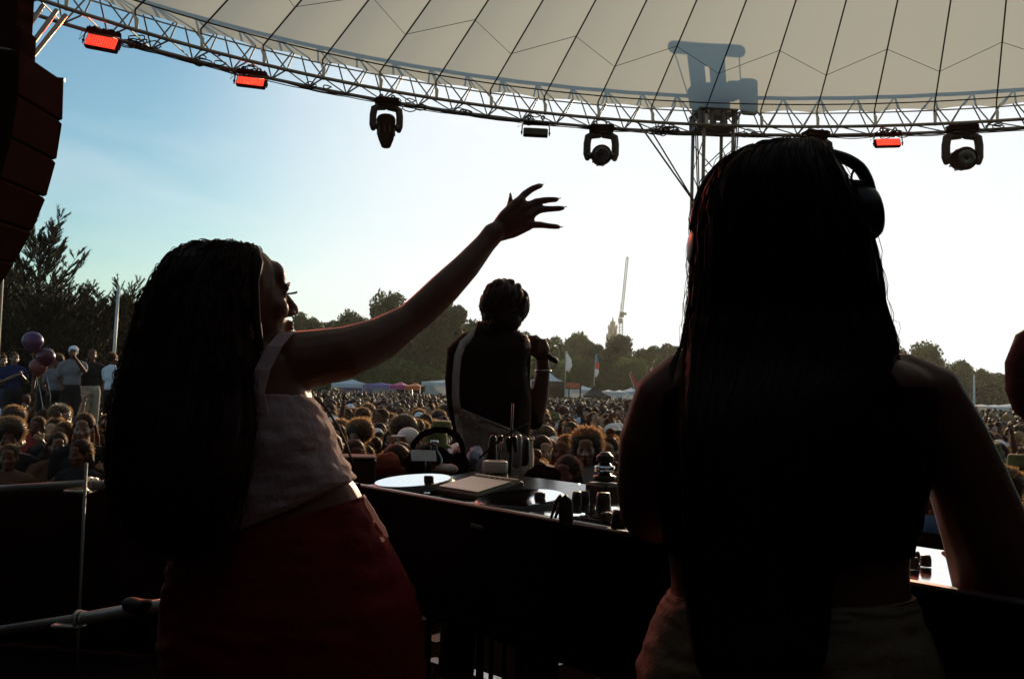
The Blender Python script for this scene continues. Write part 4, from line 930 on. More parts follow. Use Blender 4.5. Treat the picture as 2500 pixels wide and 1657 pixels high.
# microphone stands in front of the MC
for k, (x0, y0, x1, y1, dd, lab) in enumerate(((1243, 1180, 1252, 985, 3.4, 'thin black mic stand with clip, at the MC lower back'), (1212, 1170, 1224, 1078, 3.3, 'short black mic stand leaning behind the tape roll'), (872, 1180, 757, 958, 2.35, 'thin bent boom arm rising beside the left woman waist'))):
    t = thing('microphone_stand', lab, 'mic stand', at(x0, y0, dd), 'microphone stands by the desk')
    p0, p1 = at(x0, y0, dd), at(x1, y1, dd)
    if k == 2: m = MB(); m.tube([at(862, 1135, dd), at(848, 1090, dd), at(828, 1045, dd), at(795, 995, dd), at(757, 958, dd)], .0028, 6); m.build('boom_arm', M_cable, t)
    else: m = MB(); m.tube([p0, p1], .004, 6); m.build('upright', M_black, t)
    m = MB(); m.tube([p0, Vector((p0.x, p0.y, FZ + .03))], .008, 8); m.build('pole', M_blackmatt, t)
    for a in range(3): 
        m = MB(); b = Vector((p0.x, p0.y, FZ)); m.tube([b + Vector((0, 0, .12)), b + Vector((.22 * cos(a * 2.1), .22 * sin(a * 2.1), .012))], .008, 6); m.build('leg', M_black, t)
    if k == 0:
        m = MB(); m.tube([at(1170, 1118, dd), at(1235, 1060, dd), at(1290, 1035, dd)], .004, 6); m.build('boom_arm', M_black, t)
        for x, y in ((1222, 1068), (1240, 1072), (1256, 1070)):
            m = MB(); m.tube([at(x, y, dd), at(x + 3, y + 30, dd)], [.010, .006], 8, dome=True); m.build('clip', M_black, t)
for k, (x, y, h, dd) in enumerate(((1200, 1120, 50, 3.5), (1262, 1130, 62, 3.45), (1280, 1125, 48, 3.5))):
    m = MB(); p = at(x, y, dd); m.tube([p, at(x + 4, y - h, dd)], [.018, .013], 10, dome=True); o = m.build('drink_bottle', (M_black, mat('clear_plastic', (.3, .32, .33), .15, spec=.7), M_black)[k], None)
    tag(o, ('small dark drink bottle left of the mic stand', 'clear plastic bottle just right of the mic stand', 'dark slim bottle farther right of the mic stand')[k], 'bottle')
    tbm = MB(); tbm.box(p + Vector((0, 0, -.03)), (.06, .06, .03), None, .004); 
riser = thing('equipment_table', 'low black side table behind the desk holding bottles and bags', 'table', at(1120, 1200, 3.45))
a0 = at(1100, 1150, 3.55); 
m = MB(); m.box(Vector((a0.x + .02, a0.y + .05, at(1100, 1166, 3.55).z - .02)), (.85, .42, .03), RD_, .004); m.build('table_top', M_case, riser, smooth=False)
for sx in (-.36, .36):
    for sy in (-.15, .15):
        q = Vector((a0.x + .02, a0.y + .05, 0)) + uu * sx + nn_ * sy; zt = at(1100, 1166, 3.55).z - .04
        strut(Vector((q.x, q.y, zt)), Vector((q.x, q.y, FZ)), .013, riser, 'leg')

# ------------------------------------------------------------------ guard rail on the left
gr = thing('guard_rail', 'scaffold tube guard rail along the left side of the stage with clamps', 'railing', at(200, 1500, 4.6))
dg_ = 4.6
for pts, r, mt, nm in (([(-160, 1204, 4.9), (212, 1181, 4.62)], .020, M_black, 'rail'), ([(222, 1184, 4.6), (420, 1178, 4.5)], .024, M_steel, 'rail'), ([(-160, 1562, 4.4), (195, 1508, 4.1)], .020, M_black, 'rail'), ([(196, 1510, 4.1), (340, 1485, 4.0), (520, 1455, 3.9)], .026, M_steel, 'rail')):
    m = MB(); m.tube([at(*p) for p in pts], r, 14); m.build(nm, mt if mt is M_steel else M_truss, gr)
for x, y, d_ in ((216, 1181, 4.6), (190, 1508, 4.1)):
    for k in (0, 1):
        m = MB(); c = at(x + 2 + 12 * k, y + 1, d_); m.lathe(c, [(.026, -.006), (.036 - .004 * k, -.006), (.036 - .004 * k, .006), (.026, .006), (.026, -.006)], rot_to((1, -.25, .02)), 22); m.build('clamp', M_steel, gr)
    m = MB(); m.box(at(x - 25, y + 18, d_), (.12, .05, .014), None, .004); m.build('bracket', M_steel, gr, smooth=False)
pb = at(186, 1300, 4.45)
m = MB(); m.tube([Vector((pb.x + .03, pb.y, FZ)), Vector((pb.x + .03, pb.y, at(192, 1130, 4.45).z))], .007, 10); m.build('post', M_truss, gr)  # thin tube standing in for the highlight along a thicker post
m = MB(); q = at(335, 1482, 3.98); m.tube([q + Vector((-.03, 0, .01)), q + Vector((.02, 0, 0)), q + Vector((.05, -.02, .02))], [.032, .034, .02], 10, dome=True); m.build('clamp', M_black, gr)
post = at(-250, 1500, 4.6); m = MB(); m.tube([Vector((post.x, post.y, FZ)), Vector((post.x, post.y, CZ - .45))], .024, 10); m.build('post', M_steel, gr)
post = at(480, 1500, 4.3); m = MB(); m.tube([Vector((post.x, post.y, FZ)), Vector((post.x, post.y, CZ - .45))], .024, 10); m.build('post', M_black, gr)

sc_ = thing('shade_sheet', 'black sheet standing in for the shade behind the left guard rail', 'cloth', at(80, 1400, 4.75))
p0, p1 = at(-420, 1205, 5.0), at(450, 1181, 4.66); rs = []  # black sheet added where only shade lies below the rail
m = MB(); vs = []; fs = []; nx = 60
for j in range(9):
    for i in range(nx + 1):
        u = i / nx; p = p0.lerp(p1, u); z = p.z + (FZ + .01 - p.z) * j / 8; vs.append(Vector((p.x, p.y + .05 + .012 * sin(u * 70) * (.3 + j / 8) + .01 * noise.noise(Vector((u * 9, j * .5, 0))), z)))
for j in range(8):
    for i in range(nx): a = j * (nx + 1) + i; fs.append((a, a + 1, a + nx + 2, a + nx + 1))
m.add(vs, fs); o = m.build('cloth', mat('shade_sheet_black', (.010, .005, .005), .95, flat=True, var=.4, scale=5), sc_); md = o.modifiers.new('thickness', 'SOLIDIFY'); md.thickness = .003
# unseen rear and side drapes, added to block sky fill on the stage
M_drape = mat('fill_block_drape', (.010, .006, .006), .95, flat=True, var=.3)
def drape(name, a, b, lab):
    m = MB(); rs = []; n = 90; d = (b - a); nrm = Vector((-d.y, d.x, 0)).normalized()
    f = [a + d * (i / n) + nrm * .05 * sin(i * 1.3) for i in range(n + 1)]; g = [p + nrm * .02 for p in f][::-1]; L = f + g
    m.rings([[Vector((p.x, p.y, z)) for p in L] for z in (FZ, ZB + .9)], cap=False); o = m.build(name, M_drape, None, fix=True); tag(o, kind='structure')
drape('back_wall', Vector((-5.5, -3.4, 0)), Vector((6.8, -3.4, 0)), '')  # unseen rear drape, added to cut the fill from behind the camera
drape('fill_block_side', Vector((-5.5, -3.4, 0)), Vector((-5.5, 5.4, 0)), '')
drape('fill_block_side', Vector((6.8, -3.4, 0)), Vector((6.8, 5.4, 0)), '')
# ------------------------------------------------------------------ field and far background
import numpy as np
rnd = random.Random(21)
def hor(px): return 952 + (px - 1250) * .0279
M_grass = mat('trodden_grass', (.07, .075, .03), .95, spec=.1, var=.4, scale=.8, bump=.3)
m = MB(); m.add([(-1500, -300, 0), (1500, -300, 0), (1500, 1800, 0), (-1500, 1800, 0)], [(0, 1, 2, 3)]); g = m.build('ground', M_grass, None); tag(g, kind='structure')

def leafmat(name, c, t): return mat(name, c, .6, spec=.25, var=.45, scale=.7, transl=.42, tcol=t)
M_leafA = leafmat('leaf_olive', (.032, .046, .013), (.07, .10, .020))
M_leafB = leafmat('leaf_green', (.045, .072, .016), (.12, .18, .03))
M_leafC = leafmat('leaf_dark', (.028, .034, .012), (.055, .065, .018))
M_needle = leafmat('pine_needle', (.014, .018, .008), (.022, .026, .008))
M_bark = mat('bark', (.06, .045, .032), .9, spec=.1, var=.4, scale=3, bump=.6)
def crown_mesh(seed, W, H, n, leaf, lobes=16):
    r = random.Random(seed); vs = []; fs = []; L = []
    for i in range(lobes):
        a = r.uniform(0, 2 * pi); z = r.uniform(-.42, .46); rad = math.sqrt(max(.05, 1 - (z * 1.9) ** 2)) * r.uniform(.25, .68)
        s = r.uniform(.24, .42); L.append((Vector((cos(a) * rad * W / 2, sin(a) * rad * W / 2, z * H)), s * W / 2, s * H * .42))
    L.append((Vector((0, 0, 0)), W * .32, H * .36))
    for i in range(n):
        c, rw, rh = r.choice(L); u = Vector((r.gauss(0, 1), r.gauss(0, 1), r.gauss(0, 1))).normalized(); q = r.uniform(.72, 1.08) if r.random() < .85 else r.uniform(1.05, 1.22)
        p = c + Vector((u.x * rw * q, u.y * rw * q, u.z * rh * q))
        if noise.noise(p * .5 + Vector((seed, 0, 0))) < -.34: continue
        s = leaf * r.uniform(.5, 1.3); nn = (u + Vector((r.gauss(0, .6), r.gauss(0, .6), r.gauss(0, .6)))).normalized(); a = nn.orthogonal().normalized(); b = nn.cross(a); t = r.uniform(0, pi)
        a2 = (a * cos(t) + b * sin(t)) * s; b2 = (b * cos(t) - a * sin(t)) * s * .6
        k = len(vs); vs += [p - a2, p - b2 * .9, p + a2, p + b2]; fs.append((k, k + 1, k + 2, k + 3))
    me = bpy.data.meshes.new('crown'); me.from_pydata([tuple(v) for v in vs], [], fs); return me
def trunk_mesh(seed, h, crown_h, W):
    r = random.Random(seed); m = MB(); m.tube([(0, 0, 0), (.1, 0, h * .5), (0, .1, h), (0, 0, h + crown_h * .5)], [.45, .34, .28, .1], 9)
    for i in range(9):
        a = r.uniform(0, 2 * pi); z = h + r.uniform(-.2, .4) * crown_h * .5; e = Vector((cos(a) * W * .38, sin(a) * W * .38, z + crown_h * .35)); s = Vector((0, 0, z))
        m.tube([s, s.lerp(e, .5) + Vector((0, 0, -.3)), e], [.14, .09, .03], 6)
    return m.mesh('trunk')
PROTO = []
for s_, W, H in ((1, 11, 9.5), (2, 12, 8.5), (3, 9, 9), (4, 13, 9.5)):
    PROTO.append((crown_mesh(s_, W, H, 15000, .33, 26), trunk_mesh(s_, 2.6, H, W), W, H, 2.6))
def place_tree(px, ytop, half, d, k, lm, label, group='trees along the far edge of the field', name='broadleaf_tree'):
    top = at(px, ytop, d); zt = top.z; cm, tm, W, H, th = PROTO[k]
    base = Vector((top.x, top.y, 0)); t = thing(name, label, 'tree', base, group, rnd.uniform(0, 6))
    s = zt / (th + H * .95); sw = half / FPX * d / (W * .5)
    c = obj('crown', cm, None, t, (0, 0, (th + H * .47) * s)); c.scale = (sw, sw, s)
    if not cm.materials: cm.materials.append(M_leafA)
    c.material_slots[0].link = 'OBJECT'; c.material_slots[0].material = lm
    b = obj('trunk', tm, None if tm.materials else M_bark, t); b.scale = (sw, sw, s)
    return t
TR = [(745, 777, 50, 132, 0, M_leafA, 'small rounded tree at the left end, just right of the woman chin'),
      (805, 796, 46, 140, 1, M_leafC, 'low tree just above the raised forearm, left part'),
      (868, 782, 52, 128, 2, M_leafA, 'rounded tree above the middle of the raised arm'),
      (948, 735, 66, 118, 3, M_leafA, 'tall tree poking above the raised arm elbow'),
      (1010, 775, 60, 112, 1, M_leafC, 'dark tree beneath the raised forearm'),
      (1085, 752, 72, 104, 0, M_leafC, 'large oak with sky gaps left of the MC'),
      (1168, 805, 50, 120, 2, M_leafA, 'tree half hidden by the MC left shoulder'),
      (1262, 822, 50, 140, 3, M_leafA, 'tree behind the MC fist'),
      (1342, 832, 42, 150, 0, M_leafB, 'light leafed tree just right of the MC fist'),
      (1402, 829, 44, 158, 2, M_leafB, 'thin pale tree above the white feather flag'),
      (1452, 846, 40, 150, 1, M_leafA, 'tree left below the church tower'),
      (1512, 832, 62, 140, 3, M_leafC, 'broad dark tree in front of the church tower base'),
      (1584, 853, 44, 152, 0, M_leafA, 'tree right of the crane'),
      (1640, 851, 46, 158, 1, M_leafA, 'tree touching the DJ hair on its left side'),
      (2262, 851, 66, 150, 3, M_leafA, 'big rounded tree above the DJ right shoulder'),
      (2340, 893, 36, 158, 2, M_leafA, 'lower tree beside the pale pole'),
      (2392, 908, 40, 165, 0, M_leafA, 'low tree right of the pale pole'),
      (2446, 918, 34, 170, 1, M_leafC, 'lowest tree in the dip near the right edge'),
      (2492, 896, 42, 160, 3, M_leafA, 'tree behind the person at the right edge')]
for a in TR: place_tree(a[0], a[1], a[2] * 1.15, *a[3:])
for i, (px, y) in enumerate(((330, 800), (430, 805), (520, 812), (610, 808), (690, 812), (1720, 850), (1810, 846), (1900, 852), (2000, 848), (2090, 850), (2180, 858), (2560, 900))):
    place_tree(px, y, 62, 150, i % 4, (M_leafA, M_leafC)[i % 2], 'tree of the far row, hidden behind the people on stage')
# lower hedge line of shrubs
SH = [(878, 893, 62, 92, 'green shrub below the raised arm elbow', M_leafB), (970, 888, 64, 90, 'sunlit green shrub behind the lilac awning', M_leafB), (1048, 903, 44, 92, 'round shrub left of the white marquee', M_leafB), (1105, 888, 40, 96, 'shrub beside the MC elbow', M_leafA),
      (1330, 872, 50, 118, 'shrub behind the peaked white tent', M_leafB), (1410, 884, 52, 120, 'shrub behind the white feather flag', M_leafB), (1478, 893, 50, 122, 'shrub behind the dark pyramid tent', M_leafA), (1545, 884, 52, 124, 'shrub behind the thin red flag', M_leafB), (1620, 884, 50, 124, 'shrub behind the broad red flag', M_leafA),
      (2235, 912, 60, 125, 'shrub at the DJ right shoulder', M_leafA), (2325, 926, 52, 128, 'shrub below the pale pole', M_leafA), (2412, 940, 52, 130, 'long low shrub right of the pale pole', M_leafC), (2490, 940, 50, 128, 'shrub at the right edge', M_leafA), (790, 905, 50, 94, 'shrub below the raised upper arm', M_leafA)]
for px, y, h, d, lab, lm in SH: place_tree(px, y, h, d, rnd.randrange(4), lm, lab, 'shrubs in front of the far trees', 'shrub')
for px in range(-100, 2700, 110):
    if not (300 < px < 740 or 1640 < px < 2230): continue
    place_tree(px, hor(px) - 66, 66, 124, rnd.randrange(4), M_leafA, 'shrub of the far row, hidden behind the people on stage', 'shrubs in front of the far trees', 'shrub')

# pines on the left
def pine(seed, H=6.8, W=4.4, nb=46):
    r = random.Random(seed); br = MB(); vs = []; fs = []
    tr_ = MB(); tr_.tube([(0, 0, 0), (.05, .02, H * .5), (-.03, 0, H * .8), (0, 0, H * .985)], [.17, .11, .06, .012], 8)
    def tuft(p, d, L):
        d = d.normalized(); a = d.orthogonal().normalized(); b = d.cross(a)
        for i in range(26):
            t = r.uniform(0, 2 * pi); s = r.uniform(0, .9); o = p + d * L * s; q = (a * cos(t) + b * sin(t)); tip = o + (d * .9 + q * .55).normalized() * L * .40
            w = q.cross(d).normalized() * .015; k = len(vs); vs.extend([o - w, o + w, tip]); fs.append((k, k + 1, k + 2))
    for i in range(nb):
        z = H * (.22 + .74 * (i / nb)); a = i * 2.4 + r.uniform(-.8, .8); ln = W / 2 * (1 - (z / H) ** 3 * .72) * r.uniform(.5, 1.15)
        dirv = Vector((cos(a), sin(a), .25 + .7 * z / H + r.uniform(-.2, .25))); s = Vector((0, 0, z)); pts = [s]
        for j in range(1, 6): pts.append(s + dirv.normalized() * ln * j / 5 + Vector((0, 0, .28 * (j / 5) ** 2 * ln)))
        br.tube(pts, [.030, .024, .02, .015, .011, .006], 5)
        tuft(pts[-1] - dirv * .02, pts[-1] - pts[-2] + Vector((0, 0, .12)), .30)
        for j in range(1, 6):
            for q in range(3):
                sd = Vector((-sin(a), cos(a), 0)) * r.choice((-1, 1)) * r.uniform(.5, 1.0) + dirv * .7 + Vector((0, 0, r.uniform(.1, .7))); l2 = ln * .34 * r.uniform(.4, 1.0) * (1.15 - j / 6)
                p0 = pts[j].lerp(pts[j - 1], r.random()); p1 = p0 + sd.normalized() * l2; br.tube([p0, p1], [.010, .005], 4); tuft(p1, sd + Vector((0, 0, .35)), r.uniform(.24, .36)); tuft(p0.lerp(p1, .5), sd + Vector((0, 0, .6)), r.uniform(.18, .28))
    tuft(Vector((0, 0, H * .97)), Vector((0, 0, 1)), .35)
    me = bpy.data.meshes.new('foliage'); me.from_pydata([tuple(v) for v in vs], [], fs); me.materials.append(M_needle)
    bm_ = br.mesh('branch'); bm_.materials.append(M_bark); tm = tr_.mesh('trunk'); tm.materials.append(M_bark)
    return me, bm_, tm
PN = [pine(5, 6.8, 5.0, 48), pine(9, 6.0, 5.4, 64)]
def place_pine(px, ytop, d, k, sw, label, H0=(6.8, 6.0)):
    top = at(px, ytop, d); t = thing('pine_tree', label, 'tree', (top.x, top.y, 0), 'pine trees on the left', rnd.uniform(0, 6)); s = top.z / H0[k]
    for nme, me in zip(('foliage', 'branch', 'trunk'), PN[k]):
        o = obj(nme, me, None, t); o.scale = (s * sw, s * sw, s)
        if nme != 'trunk': o['kind'] = 'stuff'
place_pine(100, 572, 29, 0, 1.05, 'tall open pine with upswept tufts against the sky, beside the speakers')
for px, y, d, k, sw, lab in ((25, 668, 31, 1, .85, 'pine half behind the lowest hanging speaker'), (170, 738, 27, 1, 1.0, 'dense pine right of the tall pine foot'), (238, 742, 30, 0, 1.3, 'dark pine just left of the thin pole'), (305, 742, 28, 1, 1.05, 'dark pine between thin pole and the long haired woman'),
                             (120, 752, 25, 1, 1.1, 'dark low pine behind the balloons'), (65, 760, 33, 1, 1.1, 'dark pine behind the two upper balloons'), (350, 752, 33, 0, 1.3, 'pine touching the long haired woman outline'), (-40, 700, 27, 1, 1.0, 'pine cut by the left edge'), (205, 775, 34, 1, 1.2, 'low pine deep in the dark grove')):
    place_pine(px, y, d, k, sw, lab)
for i, (px, y, d) in enumerate(((20, 850, 33), (110, 820, 36), (190, 815, 36), (270, 815, 36), (340, 815, 36), (160, 850, 31), (300, 860, 31), (-60, 830, 34))):
    place_tree(px, y, 70, d, i % 4, M_needle if i % 2 else M_leafC, 'dark evergreen bush in the grove behind the side platform', 'dark bushes behind the side platform', 'bush')
# bare pole
pl_ = at(279, 856, 21); pt = at(290, 697, 21)
m = MB(); m.tube([Vector((pl_.x, pl_.y, 0)), pl_, pt], [.04, .036, .03], 8); tag(m.build('pole', M_steel, None), 'thin pale pole rising above the white shirted man on the left', 'pole')
pr = at(2378, 1000, 80); pt = at(2378, 915, 80)
m = MB(); m.tube([Vector((pr.x, pr.y, 0)), Vector((pr.x, pr.y, pt.z))], [.14, .07], 8); tag(m.build('pole', mat('pale_pole', (.6, .55, .5), .6), None), 'pale pole standing before the trees right of the DJ', 'pole')

# ------------------------------------------------------------------ tents and stalls
def cloth(name, c): return mat('cloth_' + name, c, .75, spec=.2, var=.06, scale=2, transl=.35, tcol=c)
M_twh = cloth('white', (.72, .74, .76)); M_tdk = cloth('dark', (.05, .04, .035)); M_tli = cloth('lilac', (.35, .25, .5)); M_tmg = cloth('magenta', (.5, .05, .25)); M_tor = cloth('orange', (.6, .16, .05)); M_tbl = cloth('bluewhite', (.6, .66, .75))
def tent(px0, px1, ytop, yeave, d, mt, label, name='tent', peak=.5, rows=1, cat='tent', wall=None, depth=5.0):
    a, b = at(px0, yeave, d), at(px1, yeave, d); ze = (a.z + b.z) / 2; zt = at((px0 + px1) / 2, ytop, d).z; c = Vector(((a.x + b.x) / 2, (a.y + b.y) / 2 + depth / 2, 0)); W = (b.x - a.x)
    t = thing(name, label, cat, c, 'tents at the far side of the field'); n = rows; w = W / n
    for i in range(n):
        x0 = -W / 2 + i * w; m = MB(); xm = x0 + w * peak; rs = []
        for k in range(7):
            u = k / 6; f = 1 - (1 - u) ** 1.0; h = ze + (zt - ze) * (u ** 1.5); s = 1 - u * .985
            cx = xm + (x0 + w / 2 - xm) * s
            rs.append([c + Vector((cx - w / 2 * s, -depth / 2 * s, h)), c + Vector((cx, -depth / 2 * s, h - .06 * s)), c + Vector((cx + w / 2 * s, -depth / 2 * s, h)), c + Vector((cx + w / 2 * s, depth / 2 * s, h)), c + Vector((cx - w / 2 * s, depth / 2 * s, h))])
        m.rings(rs); m.build('roof', mt, t, smooth=False)
        m = MB(); m.box(c + Vector((x0 + w / 2, -depth / 2 - .02, ze - .16)), (w, .02, .32)); m.build('valance', mt, t, smooth=False)
    for i in range(n + 1):
        for y in (-.48, .48):
            m = MB(); m.tube([c + Vector((-W / 2 + i * w, depth * y, 0)), c + Vector((-W / 2 + i * w, depth * y, ze))], .04, 6); m.build('pole', M_steel, t)
    if wall:
        m = MB(); m.box(c + Vector((0, depth * .46, ze / 2)), (W, .03, ze)); m.build('wall', wall, t, smooth=False)
    return t
tent(810, 885, 925, 936, 80, M_twh, 'white tent with pointed roof left of the lilac awning', wall=M_tli)
tent(890, 955, 933, 938, 78, M_tli, 'lilac awning stall left of the magenta one', wall=M_twh)
tent(952, 988, 931, 940, 77, M_tmg, 'magenta topped stall joined to the orange one', wall=M_tdk)
tent(988, 1025, 934, 942, 77, M_tor, 'orange topped stall right of the magenta one', wall=M_tdk)
tent(1030, 1110, 924, 932, 84, M_twh, 'white marquee with sagging roof left of the MC', peak=.8, wall=M_twh)
tent(1300, 1372, 898, 928, 82, M_twh, 'white peaked marquee just right of the MC forearm', depth=6, wall=M_twh)
tent(1395, 1462, 941, 950, 86, M_twh, 'low white tent behind the dark pyramid tent', wall=M_twh)
tent(1424, 1492, 942, 966, 72, M_tdk, 'dark pyramid shaped tent in the crowd')
tent(1478, 1535, 951, 956, 84, M_twh, 'white marquee right of the dark pyramid tent', rows=2, wall=M_twh)
tent(1532, 1600, 946, 955, 88, M_tbl, 'bluish white marquee behind the red flags', rows=2, wall=M_twh)
tent(1600, 1680, 950, 958, 88, M_twh, 'white marquee beside the DJ left shoulder', rows=2, wall=M_twh)
tent(2318, 2376, 974, 990, 84, M_tbl, 'bluish white ridge tent at the DJ right shoulder')
tent(2412, 2478, 988, 993, 90, M_twh, 'long white tent right of the bluish ridge tent', rows=2, wall=M_twh)
tent(2478, 2560, 984, 993, 90, M_tbl, 'pale tent at the right edge behind the crowd', rows=1, wall=M_twh)
tent(-60, 52, 812, 846, 38, M_twh, 'white tent roof glimpsed between pines at the left edge', depth=4)
# dark bar stall with orange sign
ba = at(1300, 929, 78); bb = at(1420, 929, 78); t = thing('bar_stall', 'dark flat roofed bar stall with a blurred orange sign, right of the MC', 'stall', ((ba.x + bb.x) / 2, ba.y + 2, 0)); W = bb.x - ba.x; q = wloc(t)
m = MB(); m.box(q + Vector((0, 0, ba.z - .28)), (W, 4, .56)); m.build('fascia', mat('stall_brown', (.05, .025, .018), .8), t, smooth=False)
m = MB(); m.box(q + Vector((-.3, 1.9, 1.3)), (W * .8, .05, 2.4)); m.build('back_wall', M_tdk, t, smooth=False)
m = MB(); m.box(q + Vector((W * .33, -2.03, ba.z - .28)), (1.1, .04, .42)); m.build('sign', mat('orange_sign', (.45, .09, .03), .6, var=.6, scale=3), t, smooth=False)
m = MB(); m.box(q + Vector((W * .20, -1.95, 1.2)), (.28, .06, 2.4)); m.build('banner', M_twh, t, smooth=False)
for x in (-.5, .48):
    m = MB(); m.box(q + Vector((W * x, -1.9, 1.2)), (.12, .12, 2.4)); m.build('post', M_tdk, t, smooth=False)
m = MB(); m.box(q + Vector((0, -1.6, .55)), (W * .7, .5, 1.1)); m.build('counter', M_tdk, t, smooth=False)
# feather flags
def flag(px, ytop, ybot, w, cols, label, lean=0.0, d=76):
    b = at(px, hor(px), d); t = thing('feather_flag', label, 'flag', (b.x, b.y, 0), 'feather flags above the far crowd'); zt = at(px, ytop, d).z; zb = at(px, ybot, d).z; q = wloc(t)
    m = MB(); m.tube([q, q + Vector((lean * .3, 0, zb)), q + Vector((lean, 0, zt - .2)), q + Vector((lean + .15, 0, zt))], .03, 6); m.build('pole', M_steel, t)
    n = len(cols); zs = [zb + (zt - zb) * i / n for i in range(n + 1)]
    for i, cm in enumerate(cols):
        m = MB(); rs = []
        for k in range(4):
            u = k / 3; z = zs[i] + (zs[i + 1] - zs[i]) * u; uz = (z - zb) / (zt - zb); x = lean * uz; wd = w * (1 - max(0, uz - .6) * 2.1) * (.4 + .6 * min(1, uz * 5 + .2)); bow = .06 * sin(z * 3)
            rs.append([q + Vector((x, 0, z)), q + Vector((x + wd * .5, bow, z)), q + Vector((x + wd, 0, z - .1)), q + Vector((x + wd, .02, z - .1)), q + Vector((x + wd * .5, bow + .02, z)), q + Vector((x, .02, z))])
        m.rings(rs); m.build('banner', cm, t)
flag(1379, 857, 905, .52, [M_twh], 'white feather flag left of the church tower')
flag(1449, 864, 918, .34, [M_twh, M_tor, cloth('teal', (.1, .45, .6))], 'teal, orange and white feather flag below the church tower', .12)
flag(1552, 908, 945, .20, [cloth('red', (.65, .05, .07))], 'thin red feather flag leaning left', -.5)
flag(1594, 896, 935, .55, [cloth('red', (.65, .05, .07))], 'broad red feather flag beside the DJ shoulder', -.2)

# ------------------------------------------------------------------ church tower and crane far behind
M_stone = mat('far_stone', (.20, .165, .125), .9, var=.2, scale=.3)
dt = 640; cb_ = at(1492, hor(1492), dt); ct_ = thing('church_tower', 'distant stone church tower with pinnacles and short spire above the trees', 'tower', (cb_.x, cb_.y, 0)); q = wloc(ct_)
def zpx(y): return at(1492, y, dt).z
def wpx(w): return w / FPX * dt
def lev(y0, y1, w0, w1, name, n=4, ro=pi / 4):
    m = MB(); f = math.sqrt(2) if n == 4 else 1
    m.rings([[q + Vector((wpx(w) / 2 * f * cos(2 * pi * k / n + ro), wpx(w) / 2 * f * sin(2 * pi * k / n + ro), z)) for k in range(n)] for w, z in ((w0, zpx(y0)), (w1, zpx(y1)))]); return m.build(name, M_stone, ct_, smooth=False, fix=True)
lev(960, 824, 27, 27, 'tower_base'); lev(826, 822, 30, 30, 'cornice'); sh_ = lev(822, 800, 21, 20, 'belfry'); lev(801, 798, 22.5, 22.5, 'cornice'); lev(798, 788, 14, 12.5, 'lantern', 8, 0); lev(788, 784, 15, 10, 'cornice', 8, 0); lev(785, 771, 6, .3, 'spire', 8, 0)
for sx in (-1, 1):
    for sy in (-1, 1):
        for w, y0, y1, r in ((26, 826, 813, 2.6), (19, 800, 791, 2.2)):
            m = MB(); c = q + Vector((sx * wpx(w) / 2, sy * wpx(w) / 2, 0)); m.tube([c + Vector((0, 0, zpx(y0))), c + Vector((0, 0, zpx(y1 + 4))), c + Vector((0, 0, zpx(y1)))], [wpx(r) / 2, wpx(r) / 2, .05], 6); m.build('pinnacle', M_stone, ct_, smooth=False)
for sx in (-.22, .22):
    m = MB(); m.box(q + Vector((sx * wpx(21), -wpx(21) / 2, zpx(811))), (wpx(3.4), .5, wpx(14))); m.build('louvre_window', mat('louvre_dark', (.03, .03, .03), .8), ct_, smooth=False)
dc = 560; cr = at(1516, hor(1516), dc); cr_ = thing('tower_crane', 'distant luffing tower crane with steeply raised jib beside the church tower', 'crane', (cr.x, cr.y, 0)); M_crane = mat('crane_grey', (.26, .30, .30), .6, var=.2)
def lat(pts0, pts1, w, name, n, r=.13):
    m = MB(); a, b = pts0, pts1; side = Vector((w / 2, 0, 0)); dp_ = Vector((0, w / 2, 0))
    L = [(side + dp_), (-side + dp_), (-side - dp_), (side - dp_)]
    for l in L: m.tube([a + l, b + l], r, 4)
    for i in range(n):
        for k in range(4): m.tube([a.lerp(b, i / n) + L[k], a.lerp(b, (i + 1) / n) + L[(k + 1) % 4]], r * .7, 4)
    return m.build(name, M_crane, cr_, smooth=False)
def C(px, py): return at(px, py, dc)
lat(Vector((cr.x, cr.y, 0)), C(1516, 778), wpx(8.5) * .86, 'mast', 24, .16)
lat(C(1518, 764), C(1531.5, 630), 1.2, 'jib', 40)
lat(C(1517, 765), C(1513, 782), 1.6, 'counter_jib', 6)
m = MB(); m.box(C(1514, 783), (1.9, 2, 2.6), None, .1); m.build('counterweight', mat('crane_dark', (.07, .065, .055), .7), cr_, smooth=False)
m = MB(); m.box(C(1518, 768), (2.2, 2.4, 3.0), None, .1); m.box(C(1524, 766), (2.4, 2, 1.3), None, .1); m.build('cab', mat('crane_dark', (.07, .065, .055), .7), cr_, smooth=False)
m = MB(); m.tube([C(1512, 762), C(1518, 740), C(1526, 690)], .08, 4); m.tube([C(1517, 766), C(1515, 740)], .12, 4); m.build('pendant_line', M_crane, cr_)
m = MB(); m.box(C(1531.8, 629), (.9, .9, .9)); m.build('jib_head', M_crane, cr_, smooth=False)

